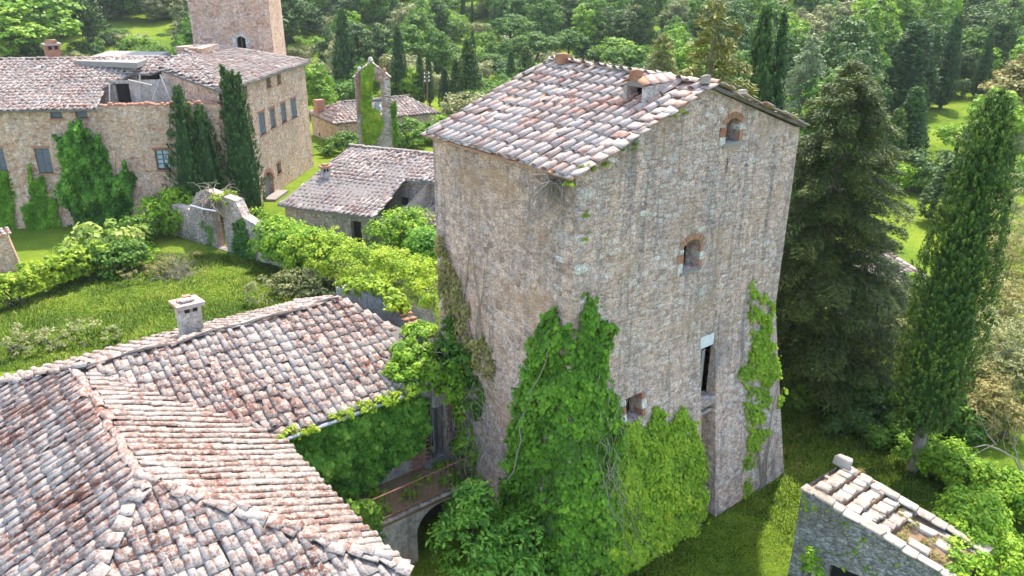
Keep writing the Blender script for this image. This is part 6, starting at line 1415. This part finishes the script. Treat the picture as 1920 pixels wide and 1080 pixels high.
def recolour(me, mat, nm):
    c = me.copy(); c.name = nm; c.materials.clear(); c.materials.append(mat); return c
ng = bpy.data.node_groups.new('wood_crowns', 'GeometryNodeTree')
ng.interface.new_socket('Geometry', in_out='INPUT', socket_type='NodeSocketGeometry'); ng.interface.new_socket('Geometry', in_out='OUTPUT', socket_type='NodeSocketGeometry')
gi, go = ng.nodes.new('NodeGroupInput'), ng.nodes.new('NodeGroupOutput'); jn = ng.nodes.new('GeometryNodeJoinGeometry')
def named(nm, tp):
    n = ng.nodes.new('GeometryNodeInputNamedAttribute'); n.data_type = tp; n.inputs['Name'].default_value = nm; return n.outputs['Attribute']
variants = []
for o in bpy.data.objects:
    if o.name.split('.')[0] == 'crown' and o.parent is not None and o.parent.get('group') == 'trees of the wood behind the buildings': variants.append(o)
seen, chosen = set(), []
for o in variants:
    key = (o.data.name, o.material_slots[0].material.name)
    if key not in seen and o.parent['category'] == 'tree': seen.add(key); chosen.append(o)
rng.shuffle(chosen); chosen = chosen[:6]
for o in bpy.data.objects:
    if o.name.split('.')[0] == 'crown' and o.parent is not None and o.parent.get('group') == 'undergrowth bushes of the wood' and len(chosen) < 8 and o.material_slots[0].material not in [c.material_slots[0].material for c in chosen[6:]]: chosen.append(o)
for k in range(8):
    src = chosen[k % len(chosen)]
    oi = ng.nodes.new('GeometryNodeObjectInfo'); oi.inputs['Object'].default_value = src; oi.transform_space = 'ORIGINAL'
    sm = ng.nodes.new('GeometryNodeSetMaterial'); sm.inputs['Material'].default_value = src.material_slots[0].material; ng.links.new(oi.outputs['Geometry'], sm.inputs['Geometry'])
    iop = ng.nodes.new('GeometryNodeInstanceOnPoints'); cmp_ = ng.nodes.new('FunctionNodeCompare'); cmp_.data_type = 'INT'; cmp_.operation = 'EQUAL'
    ng.links.new(named('kind_id', 'INT'), cmp_.inputs[2]); cmp_.inputs[3].default_value = k
    ng.links.new(gi.outputs[0], iop.inputs['Points']); ng.links.new(sm.outputs[0], iop.inputs['Instance']); ng.links.new(cmp_.outputs[0], iop.inputs['Selection'])
    cx = ng.nodes.new('ShaderNodeCombineXYZ'); ng.links.new(named('turn', 'FLOAT'), cx.inputs[2]); ng.links.new(cx.outputs[0], iop.inputs['Rotation']); ng.links.new(named('size', 'FLOAT'), iop.inputs['Scale'])
    ng.links.new(iop.outputs[0], jn.inputs[0])
ng.links.new(jn.outputs[0], go.inputs[0])
md_ = wood.modifiers.new('crowns', 'NODES'); md_.node_group = ng

# ---------------------------------------------------------------- grass
def grass_patch(poly, n, h, label, name='grass', lean=.25, zf=0.0, mat=L_GRASS):
    q = sample_poly(poly, n, 4, 5); d = rays(q[:, 0], q[:, 1]); t = (0.0-CAM[2])/d[:, 2]; P = CAM+d*t[:, None]; P[:, 2] = (fbm((P[:, 0]+6)*.5, (P[:, 1]+4)*.5, 9)-.5)*.16
    hh = h*(.25+2.2*np.clip(fbm(P[:, 0]*.5, P[:, 1]*.5, 8)-.35, 0, 1)**1.2)*rng.uniform(.5, 1.3, len(P)); a = rng.uniform(0, 6.28, len(P)); wd_ = .010+.012*rng.random(len(P)); dist = np.linalg.norm(P-CAM, axis=1); wd_ = wd_*np.clip(dist/24, .8, 1.8)
    sd_ = np.stack([np.cos(a), np.sin(a), np.zeros(len(P))], 1)*wd_[:, None]; tip = P+np.stack([rng.normal(0, lean, len(P)), rng.normal(0, lean, len(P)), np.ones(len(P))], 1)*hh[:, None]
    V = np.stack([P-sd_, P+sd_, tip], 1).reshape(-1, 3); F = np.arange(len(V)).reshape(-1, 3)
    r = np.clip(fbm(P[:, 0]*.35, P[:, 1]*.35, 2)*.8+fbm(P[:, 0]*1.3, P[:, 1]*1.3, 6)*.6-.32+rng.normal(0, .16, len(P)), 0, .99)
    me = np_mesh(name, V, F, np.repeat(r, 3), mat); me.normals_split_custom_set_from_vertices(np.tile([0.05, -0.05, 1.0], (len(V), 1)).tolist()); o = link(name, me, None, 'stuff'); return tag(o, label, 'grass')
grass_patch([(-10, 700), (-10, 580), (150, 520), (270, 470), (420, 480), (560, 500), (640, 540), (640, 575), (300, 640), (120, 690)], 110000, .22, 'rough sunny meadow grass behind the farmhouse roof')
grass_patch([(1130, 1085), (1180, 1040), (1300, 960), (1460, 900), (1470, 780), (1560, 770), (1700, 800), (1780, 840), (1930, 960), (1930, 1085)], 100000, .11, 'short shaded grass around the tower foot and hut')
# the summer haze that softens the far wood
hm = MB(); hm.hexa([(-60, -60, -3), (560, -60, -3), (560, 560, -3), (-60, 560, -3), (-60, -60, 82), (560, -60, 82), (560, 560, 82), (-60, 560, 82)])
hz_m, _t, _b, _n, _l = new_mat('haze'); _n.remove(_b); hv = N(_t, 'ShaderNodeVolumePrincipled'); hv.inputs['Density'].default_value = HAZE; hv.inputs['Color'].default_value = (.86, .90, .93, 1); hv.inputs['Anisotropy'].default_value = .2; _l.new(hv.outputs[0], _n['Material Output'].inputs['Volume'])
ho = hm.build('haze', hz_m, None, kind='stuff'); tag(ho, 'thin pale summer haze over the wooded hills', 'haze')
# cycles settings
S.cycles.max_bounces = 5; S.cycles.diffuse_bounces = 3; S.cycles.glossy_bounces = 1; S.cycles.transmission_bounces = 2; S.cycles.transparent_max_bounces = 2; S.cycles.volume_bounces = 0
S.cycles.use_adaptive_sampling = True; S.cycles.adaptive_threshold = .02
